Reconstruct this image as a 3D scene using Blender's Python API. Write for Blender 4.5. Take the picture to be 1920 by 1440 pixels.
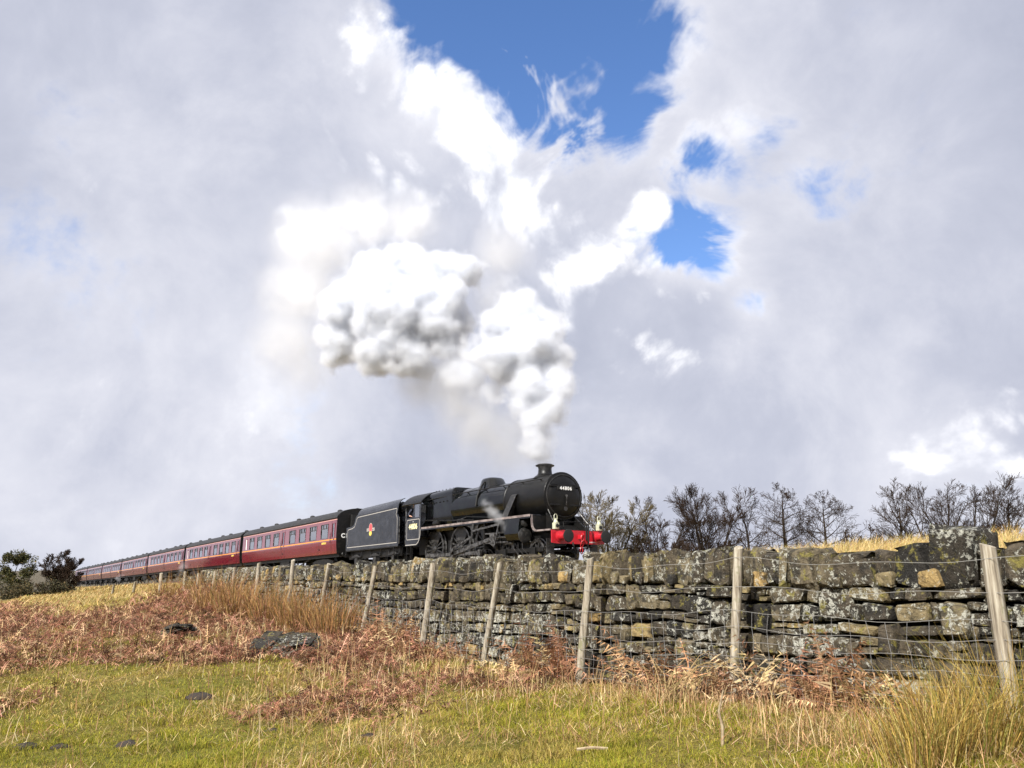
import bpy, bmesh, math, random
import numpy as np
from mathutils import Vector, Matrix

for o in list(bpy.data.objects):
    bpy.data.objects.remove(o)
scene = bpy.context.scene
COL = scene.collection
R = math.radians
PI = math.pi

# ------------------------------------------------------------------ camera
CZ = 1.6                                   # eye height above the turf underfoot
cam_data = bpy.data.cameras.new('camera')
cam = bpy.data.objects.new('camera', cam_data)
COL.objects.link(cam)
cam.location = (0, 0, CZ)
cam.rotation_euler = (R(90 + 13.676), 0, 0)
cam_data.sensor_width = 36.0
cam_data.lens = 36.0 * 1500 / 1920
cam_data.clip_start = 0.05
cam_data.clip_end = 8000
scene.camera = cam

# ------------------------------------------------------------------ exposure, sampling
scene.view_settings.view_transform = 'Standard'
scene.view_settings.look = 'None'
scene.view_settings.gamma = 1
scene.view_settings.exposure = 0.82
scene.view_settings.use_curve_mapping = False
scene.cycles.use_denoising = True
scene.cycles.use_adaptive_sampling = True
scene.cycles.adaptive_threshold = 0.015
scene.cycles.adaptive_min_samples = 12
scene.cycles.max_bounces = 16
scene.cycles.diffuse_bounces = 3
scene.cycles.glossy_bounces = 3
scene.cycles.transmission_bounces = 4
scene.cycles.transparent_max_bounces = 12
scene.cycles.volume_bounces = 12
scene.cycles.volume_step_rate = 1.5
scene.cycles.volume_max_steps = 256
scene.cycles.sample_clamp_indirect = 6.0
scene.cycles.caustics_reflective = False
scene.cycles.caustics_refractive = False

# ------------------------------------------------------------------ sun
SUN_AZ = R(180 + 33)                       # clockwise from +Y: behind the camera, to its left
SUN_EL = R(40)
SUN_DIR = Vector((math.sin(SUN_AZ) * math.cos(SUN_EL), math.cos(SUN_AZ) * math.cos(SUN_EL), math.sin(SUN_EL)))
sl = bpy.data.lights.new('sun', 'SUN')
sl.energy = 5.0
sl.angle = R(0.6)
sl.color = (1.0, 0.965, 0.91)
sun = bpy.data.objects.new('sun', sl)
COL.objects.link(sun)
sun.rotation_euler = (-SUN_DIR).to_track_quat('-Z', 'Y').to_euler()
sun.location = SUN_DIR * 60

# ------------------------------------------------------------------ node helpers
class NT:
    """thin wrapper round a node tree"""
    def __init__(self, tree):
        self.t = tree
        self.N = tree.nodes
        self.L = tree.links
    def put(self, sock, v):
        if v is None:
            return
        if isinstance(v, bpy.types.NodeSocket):
            self.L.new(v, sock)
        else:
            if hasattr(sock, 'default_value'):
                try:
                    sock.default_value = v
                except Exception:
                    if isinstance(v, (tuple, list)) and len(v) == 3:
                        sock.default_value = (*v, 1)
                    else:
                        raise
    def n(self, kind, ins=None, **props):
        nd = self.N.new(kind)
        for k, v in props.items():
            setattr(nd, k, v)
        for k, v in (ins or {}).items():
            self.put(nd.inputs[k], v)
        return nd
    def m(self, op, a, b=None, c=None, clamp=False):
        nd = self.N.new('ShaderNodeMath')
        nd.operation = op
        nd.use_clamp = clamp
        for i, v in enumerate((a, b, c)):
            self.put(nd.inputs[i], v)
        return nd.outputs[0]
    def vm(self, op, a, b=None, scale=None):
        nd = self.N.new('ShaderNodeVectorMath')
        nd.operation = op
        self.put(nd.inputs[0], a)
        if b is not None:
            self.put(nd.inputs[1], b)
        if scale is not None:
            self.put(nd.inputs['Scale'], scale)
        return nd.outputs['Value'] if op in ('DOT_PRODUCT', 'LENGTH', 'DISTANCE') else nd.outputs['Vector']
    def noise(self, vec, scale, detail=4, rough=0.55, dist=0.0, lac=2.0):
        nd = self.n('ShaderNodeTexNoise', {'Scale': scale, 'Detail': detail, 'Roughness': rough, 'Distortion': dist, 'Lacunarity': lac})
        if vec is not None:
            self.L.new(vec, nd.inputs['Vector'])
        return nd
    def smooth(self, v, a, b, lo=0.0, hi=1.0):
        nd = self.n('ShaderNodeMapRange', {0: v, 1: a, 2: b, 3: lo, 4: hi}, interpolation_type='SMOOTHSTEP')
        return nd.outputs[0]
    def lin(self, v, a, b, lo=0.0, hi=1.0):
        nd = self.n('ShaderNodeMapRange', {0: v, 1: a, 2: b, 3: lo, 4: hi})
        return nd.outputs[0]
    def mix(self, f, a, b, blend='MIX'):
        nd = self.N.new('ShaderNodeMix')
        nd.data_type = 'RGBA'
        nd.blend_type = blend
        self.put(nd.inputs[0], f)
        self.put(nd.inputs[6], a)
        self.put(nd.inputs[7], b)
        return nd.outputs[2]
    def ramp(self, f, stops):
        nd = self.N.new('ShaderNodeValToRGB')
        e = nd.color_ramp.elements
        while len(e) < len(stops):
            e.new(0.5)
        for i, (p, c) in enumerate(stops):
            e[i].position = p
            e[i].color = (*c, 1) if len(c) == 3 else c
        self.put(nd.inputs[0], f)
        return nd.outputs[0]

# ------------------------------------------------------------------ sky
def sky_dir(az, el):
    az, el = R(az), R(el)
    return (math.sin(az) * math.cos(el), math.cos(az) * math.cos(el), math.sin(el))

world = bpy.data.worlds.new('World')
scene.world = world
world.use_nodes = True
wt = NT(world.node_tree)
wt.N.clear()
tc = wt.n('ShaderNodeTexCoord')
DIR = wt.vm('NORMALIZE', tc.outputs['Generated'])

# broken cloud: (azimuth, elevation, radius in degrees, weight)
HOLES = [
    (1.1, 39.3, 6.1, 1.70),
    (-5.8, 39.2, 3.4, 1.50),
    (6.6, 38.8, 4.2, 1.35),
    (-3.5, 36.7, 3.4, 1.50),
    (1.3, 33.8, 3.8, 1.40),
    (5.1, 31.7, 3.1, 1.25),
    (0.0, 31.8, 2.3, 1.00),
    (10.0, 36.0, 3.1, 1.00),
    (10.1, 31.4, 2.7, 0.90),
    (16.0, 28.0, 2.3, 0.75),
    (13.9, 26.8, 1.7, 0.60),
    (13.9, 22.5, 2.5, 1.50),
    (15.3, 21.1, 1.7, 1.00),
    (19.7, 29.9, 2.7, 0.42),
    (22.6, 26.0, 3.1, 0.40),
    (17.5, 17.6, 1.5, 0.40),
    (8.2, 33.9, 2.3, 0.90),
]
BRIGHT = [
    (-13.9, 37.9, 4.2, 0.75),
    (-9.9, 35.4, 3.7, 0.80),
    (-6.9, 33.6, 3.5, 0.85),
    (-3.8, 31.7, 3.5, 0.95),
    (-1.3, 29.3, 3.7, 1.00),
    (0.8, 26.8, 4.0, 1.15),
    (2.1, 24.6, 4.2, 0.80),
    (4.9, 24.2, 3.7, 0.75),
    (7.7, 22.9, 3.5, 1.05),
    (11.4, 24.2, 2.0, 1.15),
    (10.3, 22.8, 2.0, 1.10),
    (10.7, 21.5, 1.7, 1.05),
    (6.5, 20.4, 4.2, 0.50),
    (9.2, 18.4, 5.6, 0.50),
    (-13.8, 24.0, 5.6, 0.70),
    (-9.5, 25.8, 4.7, 0.80),
    (-16.5, 19.0, 4.2, 0.60),
    (31.7, 7.1, 6.5, 0.75),
    (-19.0, 13.7, 4.2, 0.50),
    (4.2, 28.2, 2.8, 0.70),
]

def cloud_noise():
    """node group: direction -> ragged noise for the stratus sheet and for the cumulus, and the warped direction"""
    g = bpy.data.node_groups.new('cloud_noise', 'ShaderNodeTree')
    g.interface.new_socket('Dir', in_out='INPUT', socket_type='NodeSocketVector')
    g.interface.new_socket('Sheet', in_out='OUTPUT', socket_type='NodeSocketFloat')
    g.interface.new_socket('Cumulus', in_out='OUTPUT', socket_type='NodeSocketFloat')
    g.interface.new_socket('Warped', in_out='OUTPUT', socket_type='NodeSocketVector')
    t = NT(g)
    gi = t.n('NodeGroupInput')
    go = t.n('NodeGroupOutput')
    d = gi.outputs['Dir']
    wob = t.noise(d, 5.0, 1, 0.5)
    off = t.vm('SCALE', t.vm('SUBTRACT', wob.outputs['Color'], (0.5, 0.5, 0.5)), scale=0.09)
    dw = t.vm('NORMALIZE', t.vm('ADD', d, off))
    n1 = t.noise(d, 4.5, 3, 0.56).outputs['Fac']
    n2 = t.noise(dw, 11.0, 5, 0.60).outputs['Fac']
    puff = None
    for sc, amp in ((10.0, 1.0), (21.0, 0.55), (45.0, 0.28)):
        nz = t.n('ShaderNodeTexNoise', {'Vector': dw, 'Scale': sc, 'Detail': 0.0})
        b = t.m('MULTIPLY', t.m('ABSOLUTE', t.m('SUBTRACT', nz.outputs['Fac'], 0.5)), 2.6 * amp)
        puff = b if puff is None else t.m('ADD', puff, b)
    puff = t.m('SUBTRACT', puff, 0.55)
    fine = t.noise(dw, 40.0, 3, 0.62).outputs['Fac']
    fine = t.m('SUBTRACT', fine, 0.5)
    n2c = t.m('SUBTRACT', n2, 0.5)
    sheet = t.m('MULTIPLY_ADD', t.m('SUBTRACT', n1, 0.5), 1.1, t.m('MULTIPLY', n2c, 1.15))
    sheet = t.m('MULTIPLY_ADD', fine, 0.22, sheet)
    cum = t.m('MULTIPLY_ADD', puff, 0.55, t.m('MULTIPLY', n2c, 1.3))
    cum = t.m('MULTIPLY_ADD', fine, 0.35, cum)
    t.L.new(sheet, go.inputs['Sheet'])
    t.L.new(cum, go.inputs['Cumulus'])
    t.L.new(dw, go.inputs['Warped'])
    return g

CN = cloud_noise()
a0 = wt.n('ShaderNodeGroup', {}, node_tree=CN)
wt.L.new(DIR, a0.inputs['Dir'])
sunward = wt.vm('NORMALIZE', wt.vm('ADD', DIR, wt.vm('SCALE', sky_dir(-75, 55), scale=0.045)))
a1 = wt.n('ShaderNodeGroup', {}, node_tree=CN)
wt.L.new(sunward, a1.inputs['Dir'])
def blobs(table):
    tot = None
    for az, el, r, w in table:
        k = 1.0 / (1.0 - math.cos(R(r)))
        dp = wt.vm('DOT_PRODUCT', a0.outputs['Warped'], sky_dir(az, el))
        v = wt.m('MULTIPLY', wt.m('EXPONENT', wt.m('MULTIPLY_ADD', dp, k, -k)), w)
        tot = v if tot is None else wt.m('MAXIMUM', tot, v)
    return tot
torn = wt.lin(wt.noise(a0.outputs['Warped'], 9.0, 4, 0.66, 0.8).outputs['Fac'], 0.30, 0.68, 0.25, 1.5)
holes = wt.m('MULTIPLY', blobs(HOLES), torn)
heaps = blobs(BRIGHT)
field_sheet = wt.m('SUBTRACT', wt.m('ADD', a0.outputs['Sheet'], 0.64), holes)
field_cum = wt.m('ADD', a0.outputs['Cumulus'], wt.m('SUBTRACT', heaps, 0.50))

sky = wt.n('ShaderNodeTexSky', {}, sky_type='NISHITA', sun_disc=False, sun_elevation=SUN_EL, sun_rotation=SUN_AZ, altitude=200, air_density=1.0, dust_density=0.3, ozone_density=2.0)
blue = wt.vm('SCALE', sky.outputs['Color'], scale=0.14)
blue = wt.vm('MULTIPLY', wt.n('ShaderNodeHueSaturation', {'Saturation': 1.15, 'Value': 1.1, 'Color': blue}).outputs['Color'], (1.02, 0.98, 1.10))

# stratus sheet: thin edges are bright, thick parts lavender grey
sh = field_sheet
sh_a = wt.smooth(sh, -0.16, 0.46)
sh_lit = wt.m('SUBTRACT', a0.outputs['Sheet'], a1.outputs['Sheet'])
big = wt.noise(DIR, 2.6, 3, 0.5).outputs['Fac']
tone = wt.m('ADD', wt.m('MULTIPLY', sh_lit, 0.5), wt.m('MULTIPLY', wt.m('SUBTRACT', big, 0.5), 1.4))
tone = wt.m('ADD', tone, 0.52)
tone = wt.m('ADD', tone, wt.smooth(sh, 0.75, 0.15, -0.06, 0.24))
sh_col = wt.ramp(tone, [(0.0, (0.34, 0.365, 0.46)), (0.42, (0.465, 0.485, 0.575)), (0.75, (0.62, 0.63, 0.70)), (1.0, (0.84, 0.845, 0.89))])
c1 = wt.mix(sh_a, blue, sh_col)
# cumulus, sunlit from the upper left
cu = field_cum
cu_a = wt.smooth(cu, -0.06, 0.50)
cu_lit = wt.m('SUBTRACT', a0.outputs['Cumulus'], a1.outputs['Cumulus'])
ct = wt.m('ADD', wt.m('MULTIPLY', cu_lit, 0.9), 0.62)
ct = wt.m('ADD', ct, wt.smooth(cu, 0.1, 0.9, 0.0, 0.25))
cu_col = wt.ramp(ct, [(0.1, (0.58, 0.60, 0.68)), (0.5, (0.74, 0.755, 0.82)), (0.78, (0.94, 0.94, 0.98)), (1.0, (1.12, 1.12, 1.12))])
c2 = wt.mix(cu_a, c1, cu_col)
bg = wt.n('ShaderNodeBackground', {'Color': c2, 'Strength': 0.73})
wo = wt.n('ShaderNodeOutputWorld')
wt.L.new(bg.outputs[0], wo.inputs['Surface'])
world.cycles.sampling_method = 'MANUAL'
world.cycles.sample_map_resolution = 1024

# ------------------------------------------------------------------ mesh helpers
rng = random.Random(44)
npr = np.random.default_rng(806)

def tag(o, label=None, cat=None, group=None, kind=None):
    if label: o['label'] = label
    if cat: o['category'] = cat
    if group: o['group'] = group
    if kind: o['kind'] = kind
    return o

def empty(name, loc=(0, 0, 0), rot=(0, 0, 0), **kw):
    o = bpy.data.objects.new(name, None)
    COL.objects.link(o)
    o.location = loc
    o.rotation_euler = rot
    o.empty_display_size = 0.3
    return tag(o, **kw)

def link_mesh(name, me, mat=None, parent=None, **kw):
    o = bpy.data.objects.new(name, me)
    COL.objects.link(o)
    if mat is not None and len(me.materials) == 0:
        me.materials.append(mat)
    if parent is not None:
        o.parent = parent
    return tag(o, **kw)

def np_mesh(name, V, loops, starts, totals, attrs=None, smooth=False):
    """fast mesh from numpy arrays; attrs: {name: (domain, type, array)}"""
    me = bpy.data.meshes.new(name)
    V = np.ascontiguousarray(V, dtype=np.float32)
    me.vertices.add(len(V))
    me.vertices.foreach_set('co', V.ravel())
    me.loops.add(len(loops))
    me.loops.foreach_set('vertex_index', np.ascontiguousarray(loops, dtype=np.int32))
    me.polygons.add(len(starts))
    me.polygons.foreach_set('loop_start', np.ascontiguousarray(starts, dtype=np.int32))
    me.polygons.foreach_set('loop_total', np.ascontiguousarray(totals, dtype=np.int32))
    if smooth:
        me.polygons.foreach_set('use_smooth', np.ones(len(starts), dtype=bool))
    me.update(calc_edges=True)
    for k, (dom, typ, arr) in (attrs or {}).items():
        a = me.attributes.new(k, typ, dom)
        key = {'FLOAT': 'value', 'FLOAT_COLOR': 'color', 'FLOAT_VECTOR': 'vector'}[typ]
        a.data.foreach_set(key, np.ascontiguousarray(arr, dtype=np.float32).ravel())
    return me

def tri_mesh(name, V, T, attrs=None, smooth=False):
    T = np.asarray(T, dtype=np.int32)
    n = len(T)
    return np_mesh(name, V, T.ravel(), np.arange(n) * 3, np.full(n, 3), attrs, smooth)

def quad_mesh(name, V, Q, attrs=None, smooth=False):
    Q = np.asarray(Q, dtype=np.int32)
    n = len(Q)
    return np_mesh(name, V, Q.ravel(), np.arange(n) * 4, np.full(n, 4), attrs, smooth)

class MB:
    """collects shapes, then links them as one mesh object"""
    def __init__(self):
        self.v, self.f = [], []
    def add(self, vs, fs, M=None):
        b = len(self.v)
        for p in vs:
            p = Vector(p)
            self.v.append(tuple(M @ p) if M is not None else tuple(p))
        for f in fs:
            self.f.append([i + b for i in f])
        return self
    def box(self, x0, x1, y0, y1, z0, z1, ch=0.0, M=None):
        if ch <= 0:
            vs = [(x, y, z) for x in (x0, x1) for y in (y0, y1) for z in (z0, z1)]
            fs = [(0, 1, 3, 2), (4, 6, 7, 5), (0, 4, 5, 1), (2, 3, 7, 6), (0, 2, 6, 4), (1, 5, 7, 3)]
            return self.add(vs, fs, M)
        bm = bmesh.new()
        bmesh.ops.create_cube(bm, size=1)
        for v in bm.verts:
            v.co = ((x0 + x1) / 2 + v.co.x * (x1 - x0), (y0 + y1) / 2 + v.co.y * (y1 - y0), (z0 + z1) / 2 + v.co.z * (z1 - z0))
        bmesh.ops.bevel(bm, geom=bm.edges[:], offset=ch, segments=1, affect='EDGES')
        bm.verts.index_update()
        self.add([v.co.copy() for v in bm.verts], [[v.index for v in f.verts] for f in bm.faces], M)
        bm.free()
        return self
    def lathe(self, prof, p0, axis, n=24, cap=True):
        """profile [(along, radius)...] turned round an axis"""
        a = Vector(axis).normalized()
        u = a.orthogonal().normalized()
        w = a.cross(u)
        p0 = Vector(p0)
        vs, fs = [], []
        for (d, r) in prof:
            for k in range(n):
                t = 2 * PI * k / n
                vs.append(p0 + a * d + (u * math.cos(t) + w * math.sin(t)) * r)
        for i in range(len(prof) - 1):
            for k in range(n):
                k2 = (k + 1) % n
                fs.append((i * n + k, i * n + k2, (i + 1) * n + k2, (i + 1) * n + k))
        if cap:
            fs.append(tuple(range(n - 1, -1, -1)))
            m = (len(prof) - 1) * n
            fs.append(tuple(range(m, m + n)))
        return self.add(vs, fs)
    def cyl(self, p0, p1, r0, r1=None, n=12, cap=True):
        p0, p1 = Vector(p0), Vector(p1)
        return self.lathe([(0, r0), ((p1 - p0).length, r0 if r1 is None else r1)], p0, p1 - p0, n, cap)
    def tube(self, pts, r, n=8):
        pts = [Vector(p) for p in pts]
        rs = r if isinstance(r, (list, tuple)) else [r] * len(pts)
        vs, fs = [], []
        ref = None
        for i, p in enumerate(pts):
            d = (pts[min(i + 1, len(pts) - 1)] - pts[max(i - 1, 0)]).normalized()
            u = d.orthogonal().normalized() if ref is None else (ref - d * ref.dot(d)).normalized()
            ref = u
            w = d.cross(u)
            for k in range(n):
                t = 2 * PI * k / n
                vs.append(p + (u * math.cos(t) + w * math.sin(t)) * rs[i])
        for i in range(len(pts) - 1):
            for k in range(n):
                k2 = (k + 1) % n
                fs.append((i * n + k, i * n + k2, (i + 1) * n + k2, (i + 1) * n + k))
        fs.append(tuple(range(n - 1, -1, -1)))
        m = (len(pts) - 1) * n
        fs.append(tuple(range(m, m + n)))
        return self.add(vs, fs)
    def bar(self, p0, p1, w, h, up=(0, 0, 1)):
        p0, p1 = Vector(p0), Vector(p1)
        d = (p1 - p0).normalized()
        s = d.cross(Vector(up)).normalized()
        u = s.cross(d)
        vs = [p + s * a * w / 2 + u * b * h / 2 for p in (p0, p1) for a, b in ((-1, -1), (1, -1), (1, 1), (-1, 1))]
        return self.add(vs, [(3, 2, 1, 0), (4, 5, 6, 7), (0, 1, 5, 4), (1, 2, 6, 5), (2, 3, 7, 6), (3, 0, 4, 7)])
    def prism(self, poly, y0, y1, plane='xz'):
        """extrude a 2-D outline between two depths"""
        n = len(poly)
        put = {'xz': lambda a, b, c: (a, c, b), 'yz': lambda a, b, c: (c, a, b), 'xy': lambda a, b, c: (a, b, c)}[plane]
        vs = [put(a, b, y0) for a, b in poly] + [put(a, b, y1) for a, b in poly]
        fs = [tuple(range(n - 1, -1, -1)), tuple(range(n, 2 * n))]
        fs += [(i, (i + 1) % n, n + (i + 1) % n, n + i) for i in range(n)]
        return self.add(vs, fs)
    def loft(self, rings, close=True, cap=True):
        n = len(rings[0])
        vs = [p for r in rings for p in r]
        fs = []
        for i in range(len(rings) - 1):
            for k in range(n if close else n - 1):
                k2 = (k + 1) % n
                fs.append((i * n + k, i * n + k2, (i + 1) * n + k2, (i + 1) * n + k))
        if cap:
            fs.append(tuple(range(n - 1, -1, -1)))
            m = (len(rings) - 1) * n
            fs.append(tuple(range(m, m + n)))
        return self.add(vs, fs)
    def strip(self, pts, w, nrm, off=0.0, closed=False):
        """flat painted line of width w along pts lying on a face with normal nrm"""
        nrm = Vector(nrm)
        P = [Vector(p) + nrm * off for p in pts]
        m = len(P)
        vs = []
        for i, p in enumerate(P):
            a = P[i - 1] if (i or closed) else p
            b = P[(i + 1) % m] if (i < m - 1 or closed) else p
            d = (b - a).normalized()
            s = d.cross(nrm).normalized() * w / 2
            vs += [p - s, p + s]
        fs = [(2 * i, 2 * i + 1, (2 * i + 3) % (2 * m), (2 * i + 2) % (2 * m)) for i in range(m if closed else m - 1)]
        return self.add(vs, fs)
    def mesh(self, name, smooth=None):
        me = bpy.data.meshes.new(name)
        me.from_pydata(self.v, [], self.f)
        bm = bmesh.new()
        bm.from_mesh(me)
        bmesh.ops.recalc_face_normals(bm, faces=bm.faces)
        bm.to_mesh(me)
        bm.free()
        if smooth is not None:
            me.polygons.foreach_set('use_smooth', [True] * len(me.polygons))
            me.set_sharp_from_angle(angle=R(smooth))
        me.update()
        return me
    def build(self, name, mat, parent=None, smooth=35, **kw):
        return link_mesh(name, self.mesh(name, smooth), mat, parent, **kw)

def text_part(name, body, mat, parent, size, M, extrude=0.002, space=1.0, bold=0.0):
    cu = bpy.data.curves.new(name, 'FONT')
    cu.body = body
    cu.size = size
    cu.align_x = 'CENTER'
    cu.align_y = 'CENTER'
    cu.extrude = extrude
    cu.offset = bold
    cu.space_character = space
    tmp = bpy.data.objects.new(name, cu)
    COL.objects.link(tmp)
    me = bpy.data.meshes.new_from_object(tmp.evaluated_get(bpy.context.evaluated_depsgraph_get()))
    bpy.data.objects.remove(tmp)
    bpy.data.curves.remove(cu)
    me.transform(M)
    me.materials.clear()
    return link_mesh(name, me, mat, parent)

# ------------------------------------------------------------------ value noise for layout and scattering
def _hash(ix, iy, iz, seed):
    h = (ix.astype(np.int64) * 374761393 + iy.astype(np.int64) * 668265263 + iz.astype(np.int64) * 2147483647 + seed * 1274126177) & 0xFFFFFFFF
    h = ((h ^ (h >> 13)) * 1274126177) & 0xFFFFFFFF
    h = (h ^ (h >> 16)) & 0xFFFFFF
    return h.astype(np.float32) / 0xFFFFFF

def vnoise(x, y, z=None, seed=0):
    x = np.asarray(x, dtype=np.float32); y = np.asarray(y, dtype=np.float32)
    z = np.zeros_like(x) if z is None else np.asarray(z, dtype=np.float32)
    fx, fy, fz = np.floor(x), np.floor(y), np.floor(z)
    ux, uy, uz = x - fx, y - fy, z - fz
    ux = ux * ux * (3 - 2 * ux); uy = uy * uy * (3 - 2 * uy); uz = uz * uz * (3 - 2 * uz)
    ix, iy, iz = fx.astype(np.int64), fy.astype(np.int64), fz.astype(np.int64)
    flat = not np.any(uz)
    out = 0
    for dz in ((0,) if flat else (0, 1)):
        wz = 1.0 if flat else (uz if dz else 1 - uz)
        for dy in (0, 1):
            wy = uy if dy else 1 - uy
            for dx in (0, 1):
                wx = ux if dx else 1 - ux
                out = out + _hash(ix + dx, iy + dy, iz + dz, seed) * wx * wy * wz
    return out

def fbm(x, y, z=None, seed=0, octaves=4, gain=0.5):
    a, s, tot = 1.0, 0.0, 0.0
    f = 1.0
    for i in range(octaves):
        s = s + a * vnoise(np.asarray(x) * f, np.asarray(y) * f, None if z is None else np.asarray(z) * f, seed + i * 17)
        tot += a
        a *= gain
        f *= 2.03
    return s / tot

def sstep(a, b, x):
    t = np.clip((np.asarray(x, dtype=np.float64) - a) / (b - a), 0, 1)
    return t * t * (3 - 2 * t)

# ------------------------------------------------------------------ materials
def principled(name, base=(0.5, 0.5, 0.5), rough=0.6, metal=0.0, spec=0.5, coat=0.0, bump=None, vary=None, **extra):
    """vary: (second colour, noise scale, low, high); bump: (noise scale, strength, distance)"""
    m = bpy.data.materials.new(name)
    m.use_nodes = True
    t = NT(m.node_tree)
    t.N.clear()
    out = t.n('ShaderNodeOutputMaterial')
    b = t.n('ShaderNodeBsdfPrincipled', {'Base Color': (*base, 1), 'Roughness': rough, 'Metallic': metal, 'Specular IOR Level': spec, 'Coat Weight': coat})
    t.L.new(b.outputs[0], out.inputs['Surface'])
    co = t.n('ShaderNodeTexCoord').outputs['Object']
    if vary:
        c2, sc, lo, hi = vary
        f = t.smooth(t.noise(co, sc, 5, 0.6).outputs['Fac'], lo, hi)
        t.L.new(t.mix(f, (*base, 1), (*c2, 1)), b.inputs['Base Color'])
    if bump:
        sc, st, di = bump
        bn = t.n('ShaderNodeBump', {'Strength': st, 'Distance': di, 'Height': t.noise(co, sc, 5, 0.6).outputs['Fac']})
        t.L.new(bn.outputs[0], b.inputs['Normal'])
    for k, v in extra.items():
        b.inputs[k.replace('_', ' ')].default_value = v
    m['b'] = b.name
    return m

def attr_material(name, attr='col', rough=0.8, spec=0.2, translucent=0.0):
    """foliage and straw: the colour of every blade sits on the blade"""
    m = bpy.data.materials.new(name)
    m.use_nodes = True
    t = NT(m.node_tree)
    t.N.clear()
    out = t.n('ShaderNodeOutputMaterial')
    a = t.n('ShaderNodeAttribute', {}, attribute_name=attr)
    b = t.n('ShaderNodeBsdfPrincipled', {'Base Color': a.outputs['Color'], 'Roughness': rough, 'Specular IOR Level': spec})
    if translucent > 0:
        tr = t.n('ShaderNodeBsdfTranslucent', {'Color': a.outputs['Color']})
        mx = t.n('ShaderNodeMixShader', {0: translucent})
        t.L.new(b.outputs[0], mx.inputs[1])
        t.L.new(tr.outputs[0], mx.inputs[2])
        t.L.new(mx.outputs[0], out.inputs['Surface'])
    else:
        t.L.new(b.outputs[0], out.inputs['Surface'])
    return m

# ------------------------------------------------------------------ lie of the land
# q: metres beyond the wire fence, square to it; t: metres along it, away from the camera
TH = R(33.2)
SN, CS = math.sin(TH), math.cos(TH)
FENCE_D = 6.0
Q_TRACK = 12.66
T_FRONT = 23.98                            # the buffer beam's place along the line

def qt_xy(q, t):
    return ((np.asarray(q) + FENCE_D) * CS - np.asarray(t) * SN, (np.asarray(q) + FENCE_D) * SN + np.asarray(t) * CS)

def xy_qt(x, y):
    return np.asarray(x) * CS + np.asarray(y) * SN - FENCE_D, -np.asarray(x) * SN + np.asarray(y) * CS

_RS = [-120, -40, 0, 12, 20, 41, 62, 82, 103, 124, 163, 260, 600]
_RH = [0.9, 0.62, 0.45, 0.40, 0.32, 0.08, -0.17, -0.48, -0.81, -1.10, -1.62, -3.0, -8.0]
def rail_h(s):
    return np.interp(s, _RS, _RH)

_BT = [-30, 0, 3, 5.5, 7.7, 9.9, 11.7, 14.1, 16.4, 18.4, 21, 25, 30, 36, 50, 90, 160, 300]
_BH = [-1.0, -1.0, -1.02, -1.10, -1.20, -1.18, -1.08, -1.06, -0.92, -0.82, -0.62, -0.50, -0.50, -0.62, -0.9, -1.6, -2.7, -5.0]
def base_h(t):
    return np.interp(t, _BT, _BH)

def ground_h(x, y):
    """height of the land relative to the eye"""
    x = np.asarray(x, dtype=np.float64); y = np.asarray(y, dtype=np.float64)
    q, t = xy_qt(x, y)
    s = t - T_FRONT
    bh = base_h(t)
    rail = rail_h(s)
    far = sstep(34, 90, t)
    # pasture on the near side
    low = np.where(t > 12, np.minimum(bh - 0.35, -1.28), bh - 0.35)
    low = low - 0.22 * sstep(18, 28, t) - 0.012 * np.maximum(y - 30, 0)
    field = bh + (low - bh) * sstep(0.0, 7.0, -q)
    field = field - 0.03 * np.clip(-q - 5.5, 0, 30) * (1 - far)
    bumps = (fbm(x * 0.55, y * 0.55, seed=3, octaves=4) - 0.5) * 0.16 + (fbm(x * 2.3, y * 2.3, seed=5, octaves=3) - 0.5) * 0.07
    field = field + bumps * sstep(0.2, 1.2, -q)
    # between wall and line
    bank0 = np.interp(t, [-30, 4, 7, 10, 14, 20, 29.2, 31.5, 60], [0.10, 0.10, 0.08, 0.0, -0.03, -0.05, -0.10, -0.55, -0.9])
    crest = np.interp(t, [-30, 3, 6, 10, 14, 20], [0.31, 0.31, 0.28, 0.12, -0.02, 0.0]) * np.exp(-((q - 4.2) / 1.9) ** 2)
    form = rail - 0.42
    mid = bank0 + (form - bank0) * sstep(1.0, 10.6, q) + crest
    mid = mid + (fbm(x * 0.9, y * 0.9, seed=9, octaves=3) - 0.5) * 0.10 * sstep(0.9, 2.0, q) * (1 - sstep(9, 10.5, q))
    # embankment where there is no wall any more
    emb = bh + (form - bh) * sstep(2.0, 10.4, q)
    mid = mid + (emb - mid) * sstep(29.2, 32.0, t)
    beyond = form + 0.25 * sstep(14.6, 17, q) + (fbm(x * 0.2, y * 0.2, seed=12, octaves=3) - 0.5) * 0.5 * sstep(16, 22, q)
    beyond = beyond - 0.004 * np.maximum(q - 40, 0)
    h = np.where(q < 0.45, field, np.where(q < 12.66, mid, beyond))
    h = np.where((q > 10.9) & (q < 14.4), form, h)
    # moor rising far off on the left
    az = np.degrees(np.arctan2(x, y))
    d = np.hypot(x, y)
    moor = sstep(350, 1500, d) * (11 + 5 * np.sin(az * 0.21 + 1.1) + 4 * (fbm(az * 0.3, d * 0.002, seed=21) - 0.5)) * sstep(20, -12, az)
    h = h * (1 - sstep(200, 420, d)) + (-4.0) * sstep(200, 420, d) + moor
    return h

def ground_z(x, y):
    return ground_h(x, y) + CZ

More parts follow.
